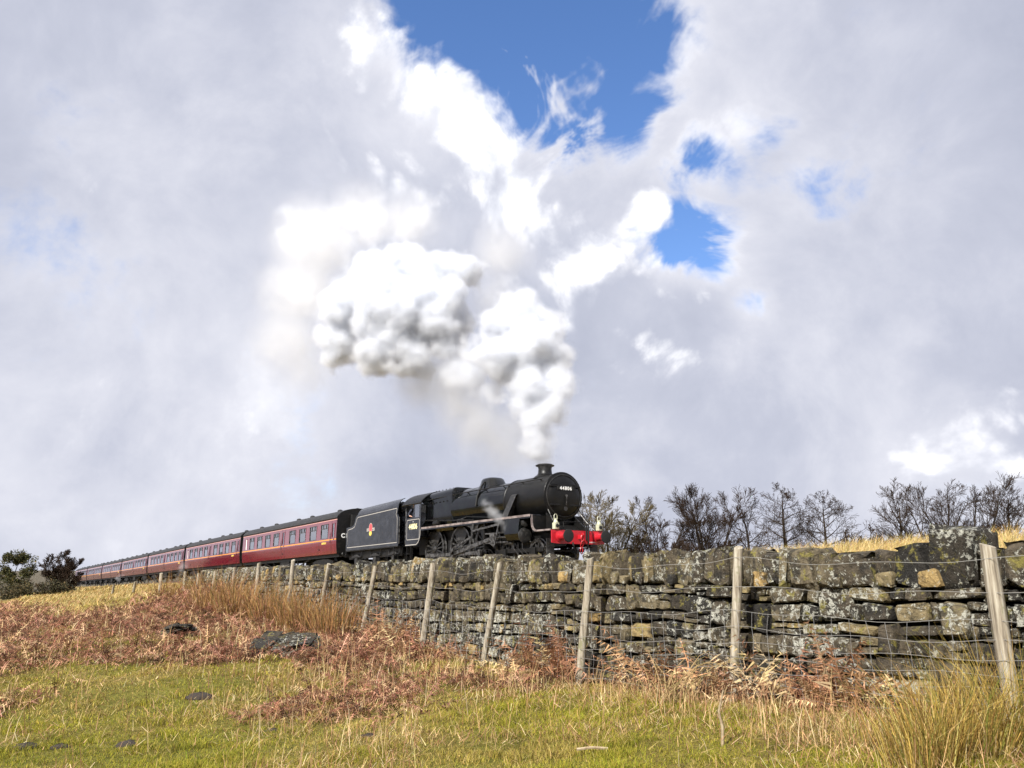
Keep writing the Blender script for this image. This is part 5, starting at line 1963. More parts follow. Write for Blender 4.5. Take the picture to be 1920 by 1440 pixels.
tangle(1.42, 7.75, 46, 0.62, 'arching straw-brown bramble stems at the wall foot beside the upright post')

# ------------------------------------------------------------------ rocks, clods and sticks
M_ROCK = stone_material('outcrop_slate')
def outcrop(x0, y0, w, d, h, slabs, label):
    z0 = float(ground_z(np.array([x0]), np.array([y0]))[0])
    e = empty('rock_outcrop', (x0, y0, z0), label=label, cat='rock', group='rock outcrops in the pasture')
    for k in range(slabs):
        sw, sd, sh = w * rng.uniform(0.28, 0.60), d * rng.uniform(0.35, 0.8), h * rng.uniform(0.10, 0.20)
        P, F = stone_shape(sw, sd, sh, True, rough=1.9)
        me = quad_mesh('slab', P, F, {'tint': ('POINT', 'FLOAT', np.full(len(P), rng.uniform(0.02, 0.20)))}, smooth=True)
        me.set_sharp_from_angle(angle=R(35))
        o = link_mesh('slab', me, M_ROCK, e)
        f = k / max(slabs - 1, 1)
        o.location = (rng.uniform(-0.32, 0.32) * w, rng.uniform(-0.28, 0.28) * d, h * (0.05 + 0.50 * f))
        o.rotation_euler = (rng.uniform(0.0, 0.40), rng.uniform(-0.25, 0.10), rng.uniform(-0.5, 0.5))
outcrop(-3.51, 12.9, 0.98, 0.75, 0.42, 22, 'flat layered dark grey rock outcrop in the grass below the rushes')
outcrop(-6.15, 15.5, 0.62, 0.5, 0.36, 14, 'small dark rock half buried in bracken, smaller of the two outcrops')
M_CLOD = principled('dark_clod', (0.030, 0.022, 0.016), 0.9, bump=(20, 1.0, 0.03))
CLODS = [(-4.32, 7.69, 0.20, 'black dung pat at the bottom corner of the turf'), (-3.99, 7.62, 0.13, 'small brown dung lump beside the black dung pat'), (-3.40, 7.64, 0.16, 'brown dung lump on the turf, third from the corner'),
         (-3.57, 9.75, 0.24, 'dark peaty hole in the turf under the bracken edge'), (-1.22, 7.32, 0.12, 'small round dark dropping alone on the open turf'), (-2.2, 7.9, 0.10, 'tiny dark dropping between the open turf and the dung pats')]
for (x, y, w, lab) in CLODS:
    mb = MB()
    rings = []
    for k in range(6):
        f = k / 5
        rr = w * 0.55 * math.sqrt(max(0.0, 1 - f ** 2.2)) + 0.004
        rings.append([(rr * math.cos(a_) * (1 + 0.30 * math.sin(a_ * 3 + x) + rng.uniform(-0.16, 0.16)), rr * math.sin(a_) * (0.75 + rng.uniform(-0.12, 0.12)), w * 0.34 * f + rng.uniform(-0.008, 0.008)) for a_ in np.linspace(0, 2 * PI, 15)[:-1]])
    mb.loft(rings)
    o = mb.build('clod', M_CLOD, None, smooth=60, label=lab, cat='dung', group='dark clods on the turf')
    o.location = (x, y, float(ground_z(np.array([x]), np.array([y]))[0]) - 0.012)
M_STICK = principled('bleached_stick', (0.34, 0.27, 0.17), 0.8, vary=((0.20, 0.14, 0.08), 12, 0.4, 0.6))
mb = MB().tube([(0, 0, -0.05), (0.01, 0, 0.12), (-0.01, 0, 0.22), (0.03, 0, 0.36)], [0.012, 0.011, 0.009, 0.005], 6)
o = mb.build('stick', M_STICK, label='pale dead stem standing upright in the turf before the upright post', cat='stick'); o.location = (1.43, 5.87, float(ground_z(np.array([1.43]), np.array([5.87]))[0]))
mb = MB().tube([(-0.10, 0, 0.05), (0, 0.01, 0.06), (0.11, 0, 0.055)], 0.010, 6)
o = mb.build('stick', M_STICK, label='short pale stick lying on the turf at the bottom edge', cat='stick'); o.location = (0.54, 5.86, float(ground_z(np.array([0.54]), np.array([5.86]))[0]))

# ------------------------------------------------------------------ trees
M_BARK = principled('dark_bark', (0.026, 0.020, 0.016), 0.95, spec=0.1, vary=((0.055, 0.044, 0.033), 5, 0.4, 0.65))
M_TWIG = principled('twigs', (0.034, 0.022, 0.015), 0.95, spec=0.1)
M_BUDS = principled('olive_twigs', (0.115, 0.088, 0.040), 0.9)
M_LEAF_DARK = attr_material('evergreen_leaf', translucent=0.2)

def tubes_mesh(name, segs, n=3):
    """segs: array of (p0, p1, r0, r1)"""
    A = np.array([s[0] for s in segs]); B = np.array([s[1] for s in segs])
    r0 = np.array([s[2] for s in segs]); r1 = np.array([s[3] for s in segs])
    d = B - A
    d /= np.linalg.norm(d, axis=1)[:, None] + 1e-9
    ref = np.where(np.abs(d[:, 2:3]) < 0.9, np.array([[0, 0, 1.0]]), np.array([[1.0, 0, 0]]))
    u = np.cross(d, ref); u /= np.linalg.norm(u, axis=1)[:, None]
    w = np.cross(d, u)
    V = []
    for P, r in ((A, r0), (B, r1)):
        for k in range(n):
            a = 2 * PI * k / n
            V.append(P + (u * math.cos(a) + w * math.sin(a)) * r[:, None])
    V = np.stack(V, 1).reshape(-1, 3)
    o = (np.arange(len(A)) * 2 * n)[:, None]
    Q = np.concatenate([o + np.array([k, (k + 1) % n, n + (k + 1) % n, n + k]) for k in range(n)])
    return quad_mesh(name, V, Q, smooth=True)

def grow_tree(H, style, spread, seed, density=1.0, twig=0.011):
    """bare tree: returns (thick segments, thin segments)"""
    rg = random.Random(seed)
    thick, thin = [], []
    def branch(p, d, L, r, lev):
        nseg = {0: 7, 1: 5, 2: 4, 3: 3}.get(lev, 2)
        pts = [p]
        dirs = []
        for k in range(nseg):
            wob = {0: 0.05, 1: 0.08}.get(lev, 0.11)
            d = (d + Vector((rg.gauss(0, wob), rg.gauss(0, wob), rg.gauss(0, wob) + (0.05 if lev >= 1 else 0.04)))).normalized()
            dirs.append(d)
            pts.append(pts[-1] + d * (L / nseg))
        for k in range(nseg):
            f0, f1 = k / nseg, (k + 1) / nseg
            ra, rb = r * (1 - 0.93 * f0), r * (1 - 0.93 * f1)
            (thick if lev <= 1 else thin).append((tuple(pts[k]), tuple(pts[k + 1]), max(ra, twig), max(rb, twig * 0.8)))
        if lev >= 4:
            return
        if lev == 0:
            cnt = int({'layer': 20, 'fork': 15, 'multi': 8}[style] * density)
        else:
            cnt = int({1: 7, 2: 5.5, 3: 3.2}[lev] * density + rg.random())
        for c in range(cnt):
            if lev == 0:
                f = (0.12 + 0.87 * (c + rg.random() * 0.8) / cnt) if style == 'layer' else 0.10 + 0.89 * (c + rg.random()) / cnt
            else:
                f = 0.12 + 0.86 * (c + rg.random()) / cnt
            k = min(int(f * nseg), nseg - 1)
            q = pts[k].lerp(pts[k + 1], f * nseg - k)
            base = dirs[k]
            az = rg.uniform(0, 2 * PI) if lev else c * 2.4 + rg.uniform(-0.5, 0.5)
            u = base.orthogonal().normalized()
            u.rotate(Matrix.Rotation(az, 3, base))
            if style == 'layer':
                ang = R(rg.uniform(58, 84)) if lev == 0 else R(rg.uniform(30, 62))
                ln = L * spread * (1.08 - f) * rg.uniform(0.75, 1.15) + 0.12 * L if lev == 0 else L * rg.uniform(0.48, 0.76) * (1.12 - 0.55 * f)
            else:
                ang = R(rg.uniform(26, 58)) if lev == 0 else R(rg.uniform(18, 42))
                ln = L * spread * (1.15 - 0.55 * f) * rg.uniform(0.7, 1.1) if lev == 0 else L * rg.uniform(0.50, 0.80) * (1.12 - 0.55 * f)
            nd = (base * math.cos(ang) + u * math.sin(ang)).normalized()
            if lev == 0 and nd.z < 0.1:
                nd.z = 0.1
            branch(q, nd, ln, r * (1 - 0.80 * f) * (0.55 if lev else 0.5), lev + 1)
    if style == 'multi':
        for k in range(4):
            a = 2 * PI * k / 4 + rg.uniform(-0.5, 0.5)
            tilt = rg.uniform(0.18, 0.75)
            branch(Vector((0.06 * math.cos(a), 0.06 * math.sin(a), -0.1)), Vector((math.cos(a) * tilt, math.sin(a) * tilt, 1)).normalized(), H * rg.uniform(0.72, 0.95), H * 0.020, 0)
    else:
        branch(Vector((0, 0, -0.1)), Vector((rg.gauss(0, 0.05), rg.gauss(0, 0.05), 1)).normalized(), H * 0.93, H * 0.026, 0)
    return thick, thin

def bare_tree(x, y, H, style, spread, seed, label, twig_mat=None, density=1.0, twig=0.0085, name='bare_tree'):
    z = float(ground_z(np.array([x]), np.array([y]))[0])
    e = empty(name, (x, y, z), label=label, cat='tree', group='bare trees on the skyline')
    a, b = grow_tree(H, style, spread, seed, density, twig)
    top = max(s[1][2] for s in a + b)
    k = H / top
    def sc(L):
        return [(tuple(np.array(p) * k), tuple(np.array(q) * k), r0, r1) for p, q, r0, r1 in L]
    link_mesh('trunk', tubes_mesh('trunk', sc(a), 6), M_BARK, e)
    link_mesh('crown', tubes_mesh('crown', sc(b), 3), twig_mat or M_TWIG, e)
    return e

# place along the skyline beyond the line: (bearing as x/y, distance, top height above the eye, style, spread, seed, label)
SKY_TREES = [
    (0.117, 44, 4.95, 'multi', 0.42, 5, 'olive-twigged bushy bare tree just ahead of the buffer beam', M_BUDS, 1.02),
    (0.178, 50, 5.0, 'multi', 0.40, 12, 'wide low bare tree between the olive bush and the dense dark tree', None, 0.95),
    (0.236, 50, 5.9, 'multi', 0.46, 23, 'dense dark many-stemmed bare tree, thickest of the row', None, 1.05),
    (0.291, 52, 5.6, 'fork', 0.42, 31, 'slender upright bare tree next to the dense many-stemmed one', None, 0.85),
    (0.336, 50, 5.85, 'layer', 0.42, 44, 'tall single-trunked bare tree with level tiers of branches', None, 0.9),
    (0.385, 50, 5.4, 'layer', 0.50, 58, 'cone-shaped bare tree with long low boughs before the gap', None, 0.9),
    (0.478, 46, 5.3, 'fork', 0.40, 61, 'thin bare tree at the start of the group after the gap', None, 0.8),
    (0.515, 46, 5.7, 'multi', 0.42, 73, 'many-stemmed bare tree in the middle of the group after the gap', None, 0.85),
    (0.560, 45, 6.0, 'multi', 0.50, 89, 'broad spreading bare tree with forked limbs over the golden grass', None, 0.85),
    (0.618, 46, 5.7, 'fork', 0.48, 97, 'bare tree cut off by the edge beyond the broad spreading one', None, 0.95)]
for (b, d, top, style, spr, seed, lab, tm_, den) in SKY_TREES:
    x, y = b * d, d
    gz = float(ground_h(np.array([x]), np.array([y]))[0])
    bare_tree(x, y, top - gz, style, spr, seed, lab, tm_, den)
# low scrub between them
for (b, d, top, seed, lab) in [(0.150, 46, 2.6, 7, 'low twiggy scrub under the olive-twigged tree'), (0.205, 48, 2.4, 9, 'low scrub between the wide low tree and the dense dark tree'),
                               (0.440, 45, 2.9, 19, 'low sloping scrub at the near side of the gap in the trees'), (0.590, 44, 3.2, 29, 'tangled scrub under the broad spreading tree'), (0.262, 49, 2.4, 41, 'low scrub at the foot of the slender upright tree')]:
    x, y = b * d, d
    gz = float(ground_h(np.array([x]), np.array([y]))[0])
    bare_tree(x, y, top - gz, 'multi', 0.55, seed, lab, None, 0.75, 0.012, 'scrub_bush')

# far trees and bushes on the left
def leafy(name, x, y, w, h, n, cols, wts, label, lift=0.0, leaf=0.16, trunk=True, gappy=0.45):
    z = float(ground_z(np.array([x]), np.array([y]))[0])
    e = empty(name, (x, y, z), label=label, cat='tree' if trunk else 'bush')
    P = []
    cl = []
    for k in range(26):
        a = npr.uniform(0, 2 * PI); rr = w / 2 * math.sqrt(npr.random()) * 0.85; zz = lift + (h - lift) * npr.uniform(0.08, 0.95)
        shrink = math.sqrt(max(0.05, 1 - ((zz - lift) / (h - lift) * 2 - 0.7) ** 2 / 1.9))
        cl.append((rr * math.cos(a) * shrink, rr * math.sin(a) * shrink, zz, w * npr.uniform(0.09, 0.20)))
    cl = np.array(cl)
    idx = npr.integers(0, len(cl), n)
    d = npr.normal(0, 1, (n, 3)); d /= np.linalg.norm(d, axis=1)[:, None]
    c = cl[idx, :3] + d * (cl[idx, 3] * npr.random(n) ** 0.4)[:, None]
    c[:, 2] = np.maximum(c[:, 2], 0.02)
    u = npr.normal(0, 1, (n, 3)); u /= np.linalg.norm(u, axis=1)[:, None]
    v = np.cross(u, npr.normal(0, 1, (n, 3))); v /= np.linalg.norm(v, axis=1)[:, None]
    s = leaf * npr.uniform(0.5, 1.3, n)[:, None]
    V = np.stack([c - u * s, c + v * s * 0.6, c + u * s], 1).reshape(-1, 3)
    T = np.arange(3 * n).reshape(-1, 3)
    C = np.repeat(np.concatenate([palette(n, cols, wts, 0.3), np.ones((n, 1))], 1), 3, 0)
    link_mesh('crown', tri_mesh('crown', V, T, {'col': ('POINT', 'FLOAT_COLOR', C)}), M_LEAF_DARK, e)
    segs = []
    for k in range(9):
        b = cl[npr.integers(0, len(cl))]
        segs.append(((0, 0, -0.1), (b[0] * 0.4, b[1] * 0.4, b[2] * 0.55), 0.10 * h / 5, 0.06 * h / 5))
        segs.append(((b[0] * 0.4, b[1] * 0.4, b[2] * 0.55), tuple(b[:3]), 0.06 * h / 5, 0.02))
    link_mesh('trunk' if trunk else 'stems', tubes_mesh('trunk', segs, 5), M_BARK, e)
    return e
olive = [(0.055, 0.055, 0.020), (0.085, 0.080, 0.026), (0.030, 0.032, 0.015), (0.13, 0.10, 0.035)]
darkb = [(0.035, 0.034, 0.018), (0.055, 0.050, 0.024), (0.10, 0.075, 0.035)]
leafy('evergreen_tree', -59.0, 97.0, 5.0, 5.4, 5200, olive, [4, 3, 3, 1], 'olive-green leafy tree at the edge of the pasture, cut by the picture edge', 0.6, 0.20)
bare_tree(-52.0, 95.0, 5.2, 'multi', 0.46, 131, 'round dark bare tree at the tail of the train', None, 1.15, 0.018)
leafy('hedge_bush', -54.5, 90.0, 4.8, 1.3, 2000, darkb, [3, 3, 2], 'dark scrubby bush below the round bare tree', 0.0, 0.15, False)
leafy('hedge_bush', -48.5, 88.0, 4.5, 1.3, 1800, darkb, [3, 3, 2], 'brownish bush between the round bare tree and the golden bank', 0.0, 0.15, False)
leafy('hedge_bush', -51.0, 86.0, 4.4, 1.2, 1700, darkb, [3, 2, 3], 'lowest dark bush in front of the round bare tree', 0.0, 0.15, False)

# ------------------------------------------------------------------ people
M_SKIN = principled('skin', (0.52, 0.30, 0.21), 0.55)
M_OVERALL = principled('navy_overalls', (0.020, 0.024, 0.040), 0.85)
M_CAP = principled('black_cap', (0.012, 0.012, 0.013), 0.7)

def person_mesh(name, J, edges, skin_zones):
    """J: {joint: (position, radius)}; one continuous skin grown over the joints"""
    me = bpy.data.meshes.new(name)
    keys = list(J)
    me.from_pydata([J[k][0] for k in keys], [(keys.index(a), keys.index(b)) for a, b in edges], [])
    o = bpy.data.objects.new(name, me)
    COL.objects.link(o)
    o.modifiers.new('skin', 'SKIN')
    for i, k in enumerate(keys):
        sv = me.skin_vertices[0].data[i]
        r = J[k][1]
        sv.radius = r if isinstance(r, tuple) else (r, r)
        sv.use_root = (k == 'pelvis')
    sb = o.modifiers.new('sub', 'SUBSURF')
    sb.levels = sb.render_levels = 1
    dg = bpy.context.evaluated_depsgraph_get()
    out = bpy.data.meshes.new_from_object(o.evaluated_get(dg))
    bpy.data.objects.remove(o)
    out.polygons.foreach_set('use_smooth', [True] * len(out.polygons))
    out.materials.clear()
    for p in out.polygons:
        c = p.center
        p.material_index = 1 if any((c - Vector(z)).length < r for z, r in skin_zones) else 0
    return out

def fingers(J, edges, side, wrist, palm, d, up):
    """four fingers and a thumb rooted in the palm"""
    d, up = Vector(d).normalized(), Vector(up).normalized()
    lat = d.cross(up).normalized()
    for i, (o, l) in enumerate(((-0.030, 0.065), (-0.010, 0.078), (0.010, 0.074), (0.030, 0.058))):
        a = Vector(palm) + lat * o + d * 0.02
        b = a + d * l * 0.55
        c = b + (d * 0.6 - up * 0.6).normalized() * l * 0.55
        for n, p in (('a', a), ('b', b), ('c', c)):
            J[f'{side}f{i}{n}'] = (tuple(p), 0.009)
        edges += [(f'{side}palm', f'{side}f{i}a'), (f'{side}f{i}a', f'{side}f{i}b'), (f'{side}f{i}b', f'{side}f{i}c')]
    a = Vector(palm) - lat * 0.045 - d * 0.015
    b = a - lat * 0.02 + d * 0.045
    J[f'{side}ta'] = (tuple(a), 0.011); J[f'{side}tb'] = (tuple(b), 0.009)
    edges += [(f'{side}palm', f'{side}ta'), (f'{side}ta', f'{side}tb')]

def figure(seated):
    """facing +x; origin at the feet (standing) or under the seat"""
    if not seated:
        J = {'pelvis': ((0, 0, 0.86), (0.15, 0.12)), 'waist': ((0.03, -0.03, 1.02), (0.14, 0.11)), 'chest': ((0.08, -0.08, 1.22), (0.17, 0.13)), 'neck0': ((0.11, -0.12, 1.38), 0.075), 'neck': ((0.14, -0.15, 1.44), 0.055),
             'jaw': ((0.18, -0.17, 1.50), (0.070, 0.075)), 'head': ((0.175, -0.18, 1.58), (0.085, 0.10)), 'crown': ((0.17, -0.18, 1.65), 0.07),
             'lsh': ((0.06, 0.12, 1.33), 0.07), 'lel': ((0.10, 0.24, 1.08), 0.048), 'lwr': ((0.28, 0.16, 0.98), 0.034), 'lpalm': ((0.34, 0.14, 0.98), (0.045, 0.020)),
             'rsh': ((0.09, -0.30, 1.30), 0.07), 'rel': ((0.02, -0.40, 1.06), 0.050), 'rwr': ((0.22, -0.42, 0.98), 0.036), 'rpalm': ((0.29, -0.41, 0.97), (0.045, 0.020)),
             'lhip': ((0, 0.10, 0.80), 0.10), 'lkn': ((0.03, 0.11, 0.46), 0.068), 'lan': ((-0.02, 0.11, 0.09), 0.048), 'lto': ((0.15, 0.13, 0.04), 0.042),
             'rhip': ((0, -0.10, 0.80), 0.10), 'rkn': ((0.05, -0.12, 0.46), 0.068), 'ran': ((0.0, -0.12, 0.09), 0.048), 'rto': ((0.17, -0.14, 0.04), 0.042)}
    else:
        J = {'pelvis': ((0, 0, 0.10), (0.15, 0.13)), 'waist': ((0.02, 0, 0.26), (0.14, 0.11)), 'chest': ((0.04, 0, 0.46), (0.17, 0.12)), 'neck0': ((0.05, 0, 0.62), 0.07), 'neck': ((0.07, 0, 0.68), 0.055),
             'jaw': ((0.11, 0, 0.74), (0.070, 0.075)), 'head': ((0.10, 0, 0.82), (0.085, 0.10)), 'crown': ((0.09, 0, 0.89), 0.07),
             'lsh': ((0.04, 0.20, 0.56), 0.065), 'lel': ((0.12, 0.26, 0.33), 0.046), 'lwr': ((0.34, 0.20, 0.36), 0.032), 'lpalm': ((0.41, 0.18, 0.37), (0.042, 0.018)),
             'rsh': ((0.04, -0.20, 0.56), 0.065), 'rel': ((0.12, -0.26, 0.33), 0.046), 'rwr': ((0.34, -0.20, 0.36), 0.032), 'rpalm': ((0.41, -0.18, 0.37), (0.042, 0.018)),
             'lhip': ((0.06, 0.10, 0.09), 0.10), 'lkn': ((0.42, 0.12, 0.10), 0.07), 'lan': ((0.40, 0.12, -0.30), 0.048), 'lto': ((0.56, 0.13, -0.36), 0.042),
             'rhip': ((0.06, -0.10, 0.09), 0.10), 'rkn': ((0.42, -0.12, 0.10), 0.07), 'ran': ((0.40, -0.12, -0.30), 0.048), 'rto': ((0.56, -0.13, -0.36), 0.042)}
    nose = Vector(J['head'][0]) + Vector((0.105, 0, -0.015))
    J['nose'] = (tuple(nose), 0.014)
    E_ = [('pelvis', 'waist'), ('waist', 'chest'), ('chest', 'neck0'), ('neck0', 'neck'), ('neck', 'jaw'), ('jaw', 'head'), ('head', 'crown'), ('head', 'nose')]
    for s_ in 'lr':
        E_ += [('chest', s_ + 'sh'), (s_ + 'sh', s_ + 'el'), (s_ + 'el', s_ + 'wr'), (s_ + 'wr', s_ + 'palm'), ('pelvis', s_ + 'hip'), (s_ + 'hip', s_ + 'kn'), (s_ + 'kn', s_ + 'an'), (s_ + 'an', s_ + 'to')]
        fingers(J, E_, s_, J[s_ + 'wr'][0], J[s_ + 'palm'][0], Vector(J[s_ + 'palm'][0]) - Vector(J[s_ + 'wr'][0]), (0, 0, 1))
    zones = [(J['head'][0], 0.17), (J['lpalm'][0], 0.11), (J['rpalm'][0], 0.11), (J['neck'][0], 0.08)]
    return person_mesh('person', J, E_, zones), J

def dress(mesh, name, parent_matrix, loc, rz, cloth, label, group=None):
    o = link_mesh(name, mesh, None, None, label=label, cat='person', group=group)
    o.matrix_world = parent_matrix @ Matrix.Translation(loc) @ Matrix.Rotation(rz, 4, 'Z')
    return o

stand, SJ = figure(False)
stand.materials.append(M_OVERALL); stand.materials.append(M_SKIN)
driver = dress(stand, 'person', loco_matrix, (-11.72, -0.92, 1.56), 0.0, M_OVERALL, 'driver in dark overalls and cap leaning at the open cab window')
hd = Vector(SJ['head'][0])
mb = MB()
mb.lathe([(0.0, 0.105), (0.02, 0.112), (0.06, 0.115), (0.085, 0.09), (0.095, 0.02)], hd + Vector((-0.005, 0, 0.035)), (0, 0, 1), 16)
mb.prism([(hd.x + 0.06, hd.y - 0.075), (hd.x + 0.17, hd.y - 0.05), (hd.x + 0.18, hd.y), (hd.x + 0.17, hd.y + 0.05), (hd.x + 0.06, hd.y + 0.075)], hd.z + 0.035, hd.z + 0.045, 'xy')
mb.build('cap', M_CAP, driver, smooth=50)
mb = MB()
for sy in (-1, 1):
    mb.lathe([(0, 0.016), (0.006, 0.012), (0.008, 0.0)], hd + Vector((0.085, sy * 0.034, 0.005)), (1, 0, 0), 10)
mb.box(hd.x + 0.078, hd.x + 0.088, hd.y - 0.028, hd.y + 0.028, hd.z - 0.062, hd.z - 0.054)
mb.build('eyes_and_mouth', M_CAP, driver)

bpy.context.view_layer.update()
SHIRTS = [((0.70, 0.70, 0.68), 'white shirt'), ((0.62, 0.60, 0.55), 'cream jumper'), ((0.10, 0.26, 0.55), 'blue jacket'), ((0.05, 0.05, 0.06), 'dark coat'), ((0.30, 0.08, 0.07), 'red jumper')]
M_HAIR = principled('brown_hair', (0.05, 0.03, 0.02), 0.8)
SEATED = [  # carriage, window, shirt, label
    (0, 0, 0, 'passenger in white shirt at the first window behind the tender'),
    (0, 1, 1, 'passenger in cream jumper at the second window behind the tender'),
    (0, 5, 1, 'passenger in cream jumper at the first window past the middle door of the first carriage'),
    (1, 1, 3, 'passenger in dark coat near the leading end of the second carriage'),
    (1, 2, 2, 'passenger in blue jacket at a window of the second carriage'),
    (1, 4, 4, 'passenger in red jumper by the middle of the second carriage')]
seat_mesh, SJ2 = figure(True)
wins = [b for b in BAYS if b[2] == 'window']
shirt_mats = [principled('cloth_' + n.replace(' ', '_'), c, 0.85) for c, n in SHIRTS]
for ci, wi, sh_i, lab in SEATED:
    me = seat_mesh.copy()
    me.materials.append(shirt_mats[sh_i]); me.materials.append(M_SKIN)
    a, b, _k = wins[wi]
    o = dress(me, 'person', CARS[ci].matrix_world.copy(), (-(a + 0.02), -0.92, 1.62), PI, None, lab, 'passengers at the carriage windows')
    h2 = Vector(SJ2['head'][0])
    hm = MB().lathe([(0.0, 0.10), (0.03, 0.108), (0.07, 0.09), (0.10, 0.03)], h2 + Vector((-0.02, 0, 0.03)), (-0.2, 0, 1), 12).mesh('hair', 60)
    link_mesh('hair', hm, M_HAIR, o)

# ------------------------------------------------------------------ steam
PUFFS = [  # behind the beam, aside, above the rail, radius, kind
    (2.00, -0.10, 4.06, 0.28, 'thin'),
    (2.02, -0.14, 4.31, 0.36, 'thin'),
    (2.07, -0.21, 4.55, 0.43, 'thin'),
    (2.12, -0.29, 4.83, 0.52, 'thin'),
    (2.24, -0.47, 4.70, 0.34, 'thin'),
    (2.25, -0.31, 5.11, 0.88, 'd'),
    (2.10, -0.26, 4.62, 0.69, 'd'),
    (2.03, -0.15, 4.27, 0.46, 'd'),
    (2.31, -0.21, 5.68, 0.98, 'd'),
    (2.83, -0.64, 6.39, 0.75, 'd'),
    (1.94, 0.18, 6.39, 0.89, 'd'),
    (1.76, 0.44, 7.34, 0.85, 'd'),
    (2.64, -0.18, 7.39, 1.28, 'd'),
    (2.94, -1.36, 6.84, 0.52, 'd'),
    (1.92, 0.75, 8.51, 0.72, 'd'),
    (3.74, -1.12, 8.75, 1.26, 'd'),
    (2.78, -0.01, 8.99, 1.55, 'd'),
    (4.36, -1.70, 8.99, 0.83, 'd'),
    (2.76, 0.38, 10.32, 0.98, 'd'),
    (3.76, -0.78, 10.24, 1.18, 'd'),
    (3.32, -0.11, 11.04, 0.99, 'd'),
    (4.39, -1.74, 9.71, 0.64, 'd'),
    (10.44, -5.51, 12.08, 1.57, 'd'),
    (10.34, -4.27, 13.94, 1.45, 'd'),
    (8.95, -3.23, 13.97, 1.38, 'd'),
    (7.66, -2.17, 13.58, 1.36, 'd'),
    (6.80, -1.05, 13.79, 1.06, 'd'),
    (8.88, -3.86, 11.55, 2.30, 'd'),
    (7.12, -2.27, 11.35, 1.77, 'd'),
    (10.53, -5.65, 10.37, 1.30, 'd'),
    (9.13, -4.61, 9.63, 1.23, 'd'),
    (8.04, -3.30, 9.49, 1.27, 'd'),
    (6.66, -1.93, 9.76, 1.01, 'd'),
    (10.75, -5.99, 9.64, 0.85, 'd'),
    (5.86, -1.26, 8.43, 0.95, 'mid'),
    (4.75, -0.83, 7.42, 0.79, 'mid'),
    (6.63, -1.51, 8.81, 1.11, 'mid'),
    (6.48, -1.29, 6.96, 1.19, 'soft'),
    (5.33, -1.00, 5.85, 1.16, 'soft'),
    (4.15, -0.65, 4.90, 0.90, 'soft'),
    (7.19, -1.46, 8.06, 1.22, 'soft'),
    (3.45, -0.31, 5.63, 0.89, 'soft'),
    (7.93, -2.04, 8.64, 1.11, 'soft'),
    (2.86, -0.32, 4.54, 0.57, 'soft'),
    (8.44, -2.46, 8.31, 0.99, 'soft'),
    (15.68, -6.21, 14.37, 2.26, 'halo'),
    (15.31, -5.64, 17.26, 2.44, 'halo'),
    (13.92, -3.53, 18.66, 2.02, 'halo'),
    (11.59, -1.78, 18.03, 1.69, 'halo'),
    (15.89, -6.53, 11.57, 1.95, 'halo'),
    (15.38, -5.76, 10.13, 1.38, 'halo'),
    (8.11, 1.69, 15.79, 1.63, 'halo'),
    (8.26, 1.48, 13.20, 1.34, 'halo'),
]

def splat(spheres, lo, shape, vox, far=1.5):
    """signed distance to a union of balls on a voxel grid"""
    sdf = np.full(shape, far, dtype=np.float32)
    for (x, y, z, r) in spheres:
        c = np.array([x, y, z])
        a = np.maximum(np.floor((c - r - far * 0.6 - lo) / vox).astype(int), 0)
        b = np.minimum(np.ceil((c + r + far * 0.6 - lo) / vox).astype(int) + 1, shape)
        if np.any(b <= a):
            continue
        gx = (lo[0] + np.arange(a[0], b[0]) * vox - x)[:, None, None]
        gy = (lo[1] + np.arange(a[1], b[1]) * vox - y)[None, :, None]
        gz = (lo[2] + np.arange(a[2], b[2]) * vox - z)[None, None, :]
        d = np.sqrt(gx * gx + gy * gy + gz * gz) - r
        v = sdf[a[0]:b[0], a[1]:b[1], a[2]:b[2]]
        np.minimum(v, d, out=v)
    return sdf

def billow(balls, rg, levels=((16, 0.42, 0.88), (9, 0.42, 0.90))):
    """cauliflower: smaller balls budding from the skin of bigger ones"""
    out = list(balls)
    cur = list(balls)
    for n, k, dist in levels:
        nxt = []
        for (x, y, z, r) in cur:
            for i in range(n):
                d = rg.normal(0, 1, 3); d /= np.linalg.norm(d)
                rr = r * k * rg.uniform(0.6, 1.15)
                nxt.append((x + d[0] * r * dist, y + d[1] * r * dist, z + d[2] * r * dist, rr))
        out += nxt
        cur = nxt
    return out

def blur(A, n):
    for _ in range(n):
        for ax in range(3):
            A = (np.roll(A, 1, ax) + 2 * A + np.roll(A, -1, ax)) * 0.25
    return A

def grid_noise(lo, shape, vox, scale, seed, octaves, gain=0.55, puffy=False):
    """smooth value noise on a grid, one small matrix product an axis"""
    rg = np.random.default_rng(seed)
    out, tot, amp, f = 0.0, 0.0, 1.0, scale
    for _ in range(octaves):
        W = []
        for i in range(3):
            u = np.arange(shape[i]) * vox * f
            n = int(u[-1]) + 2
            k = u.astype(int)
            fr = u - k
            fr = fr * fr * (3 - 2 * fr)
            M = np.zeros((shape[i], n), dtype=np.float32)
            M[np.arange(shape[i]), k] = 1 - fr
            M[np.arange(shape[i]), k + 1] = fr
            W.append(M)
        A = rg.random((W[0].shape[1], W[1].shape[1], W[2].shape[1])).astype(np.float32)
        A = np.tensordot(W[0], A, (1, 0))
        A = np.tensordot(A, W[1], (1, 1))
        A = np.tensordot(A, W[2], (1, 1))
        out = out + amp * (np.abs(2 * A - 1) if puffy else A)
        tot += amp
        amp *= gain
        f *= 2.07
    return out / tot

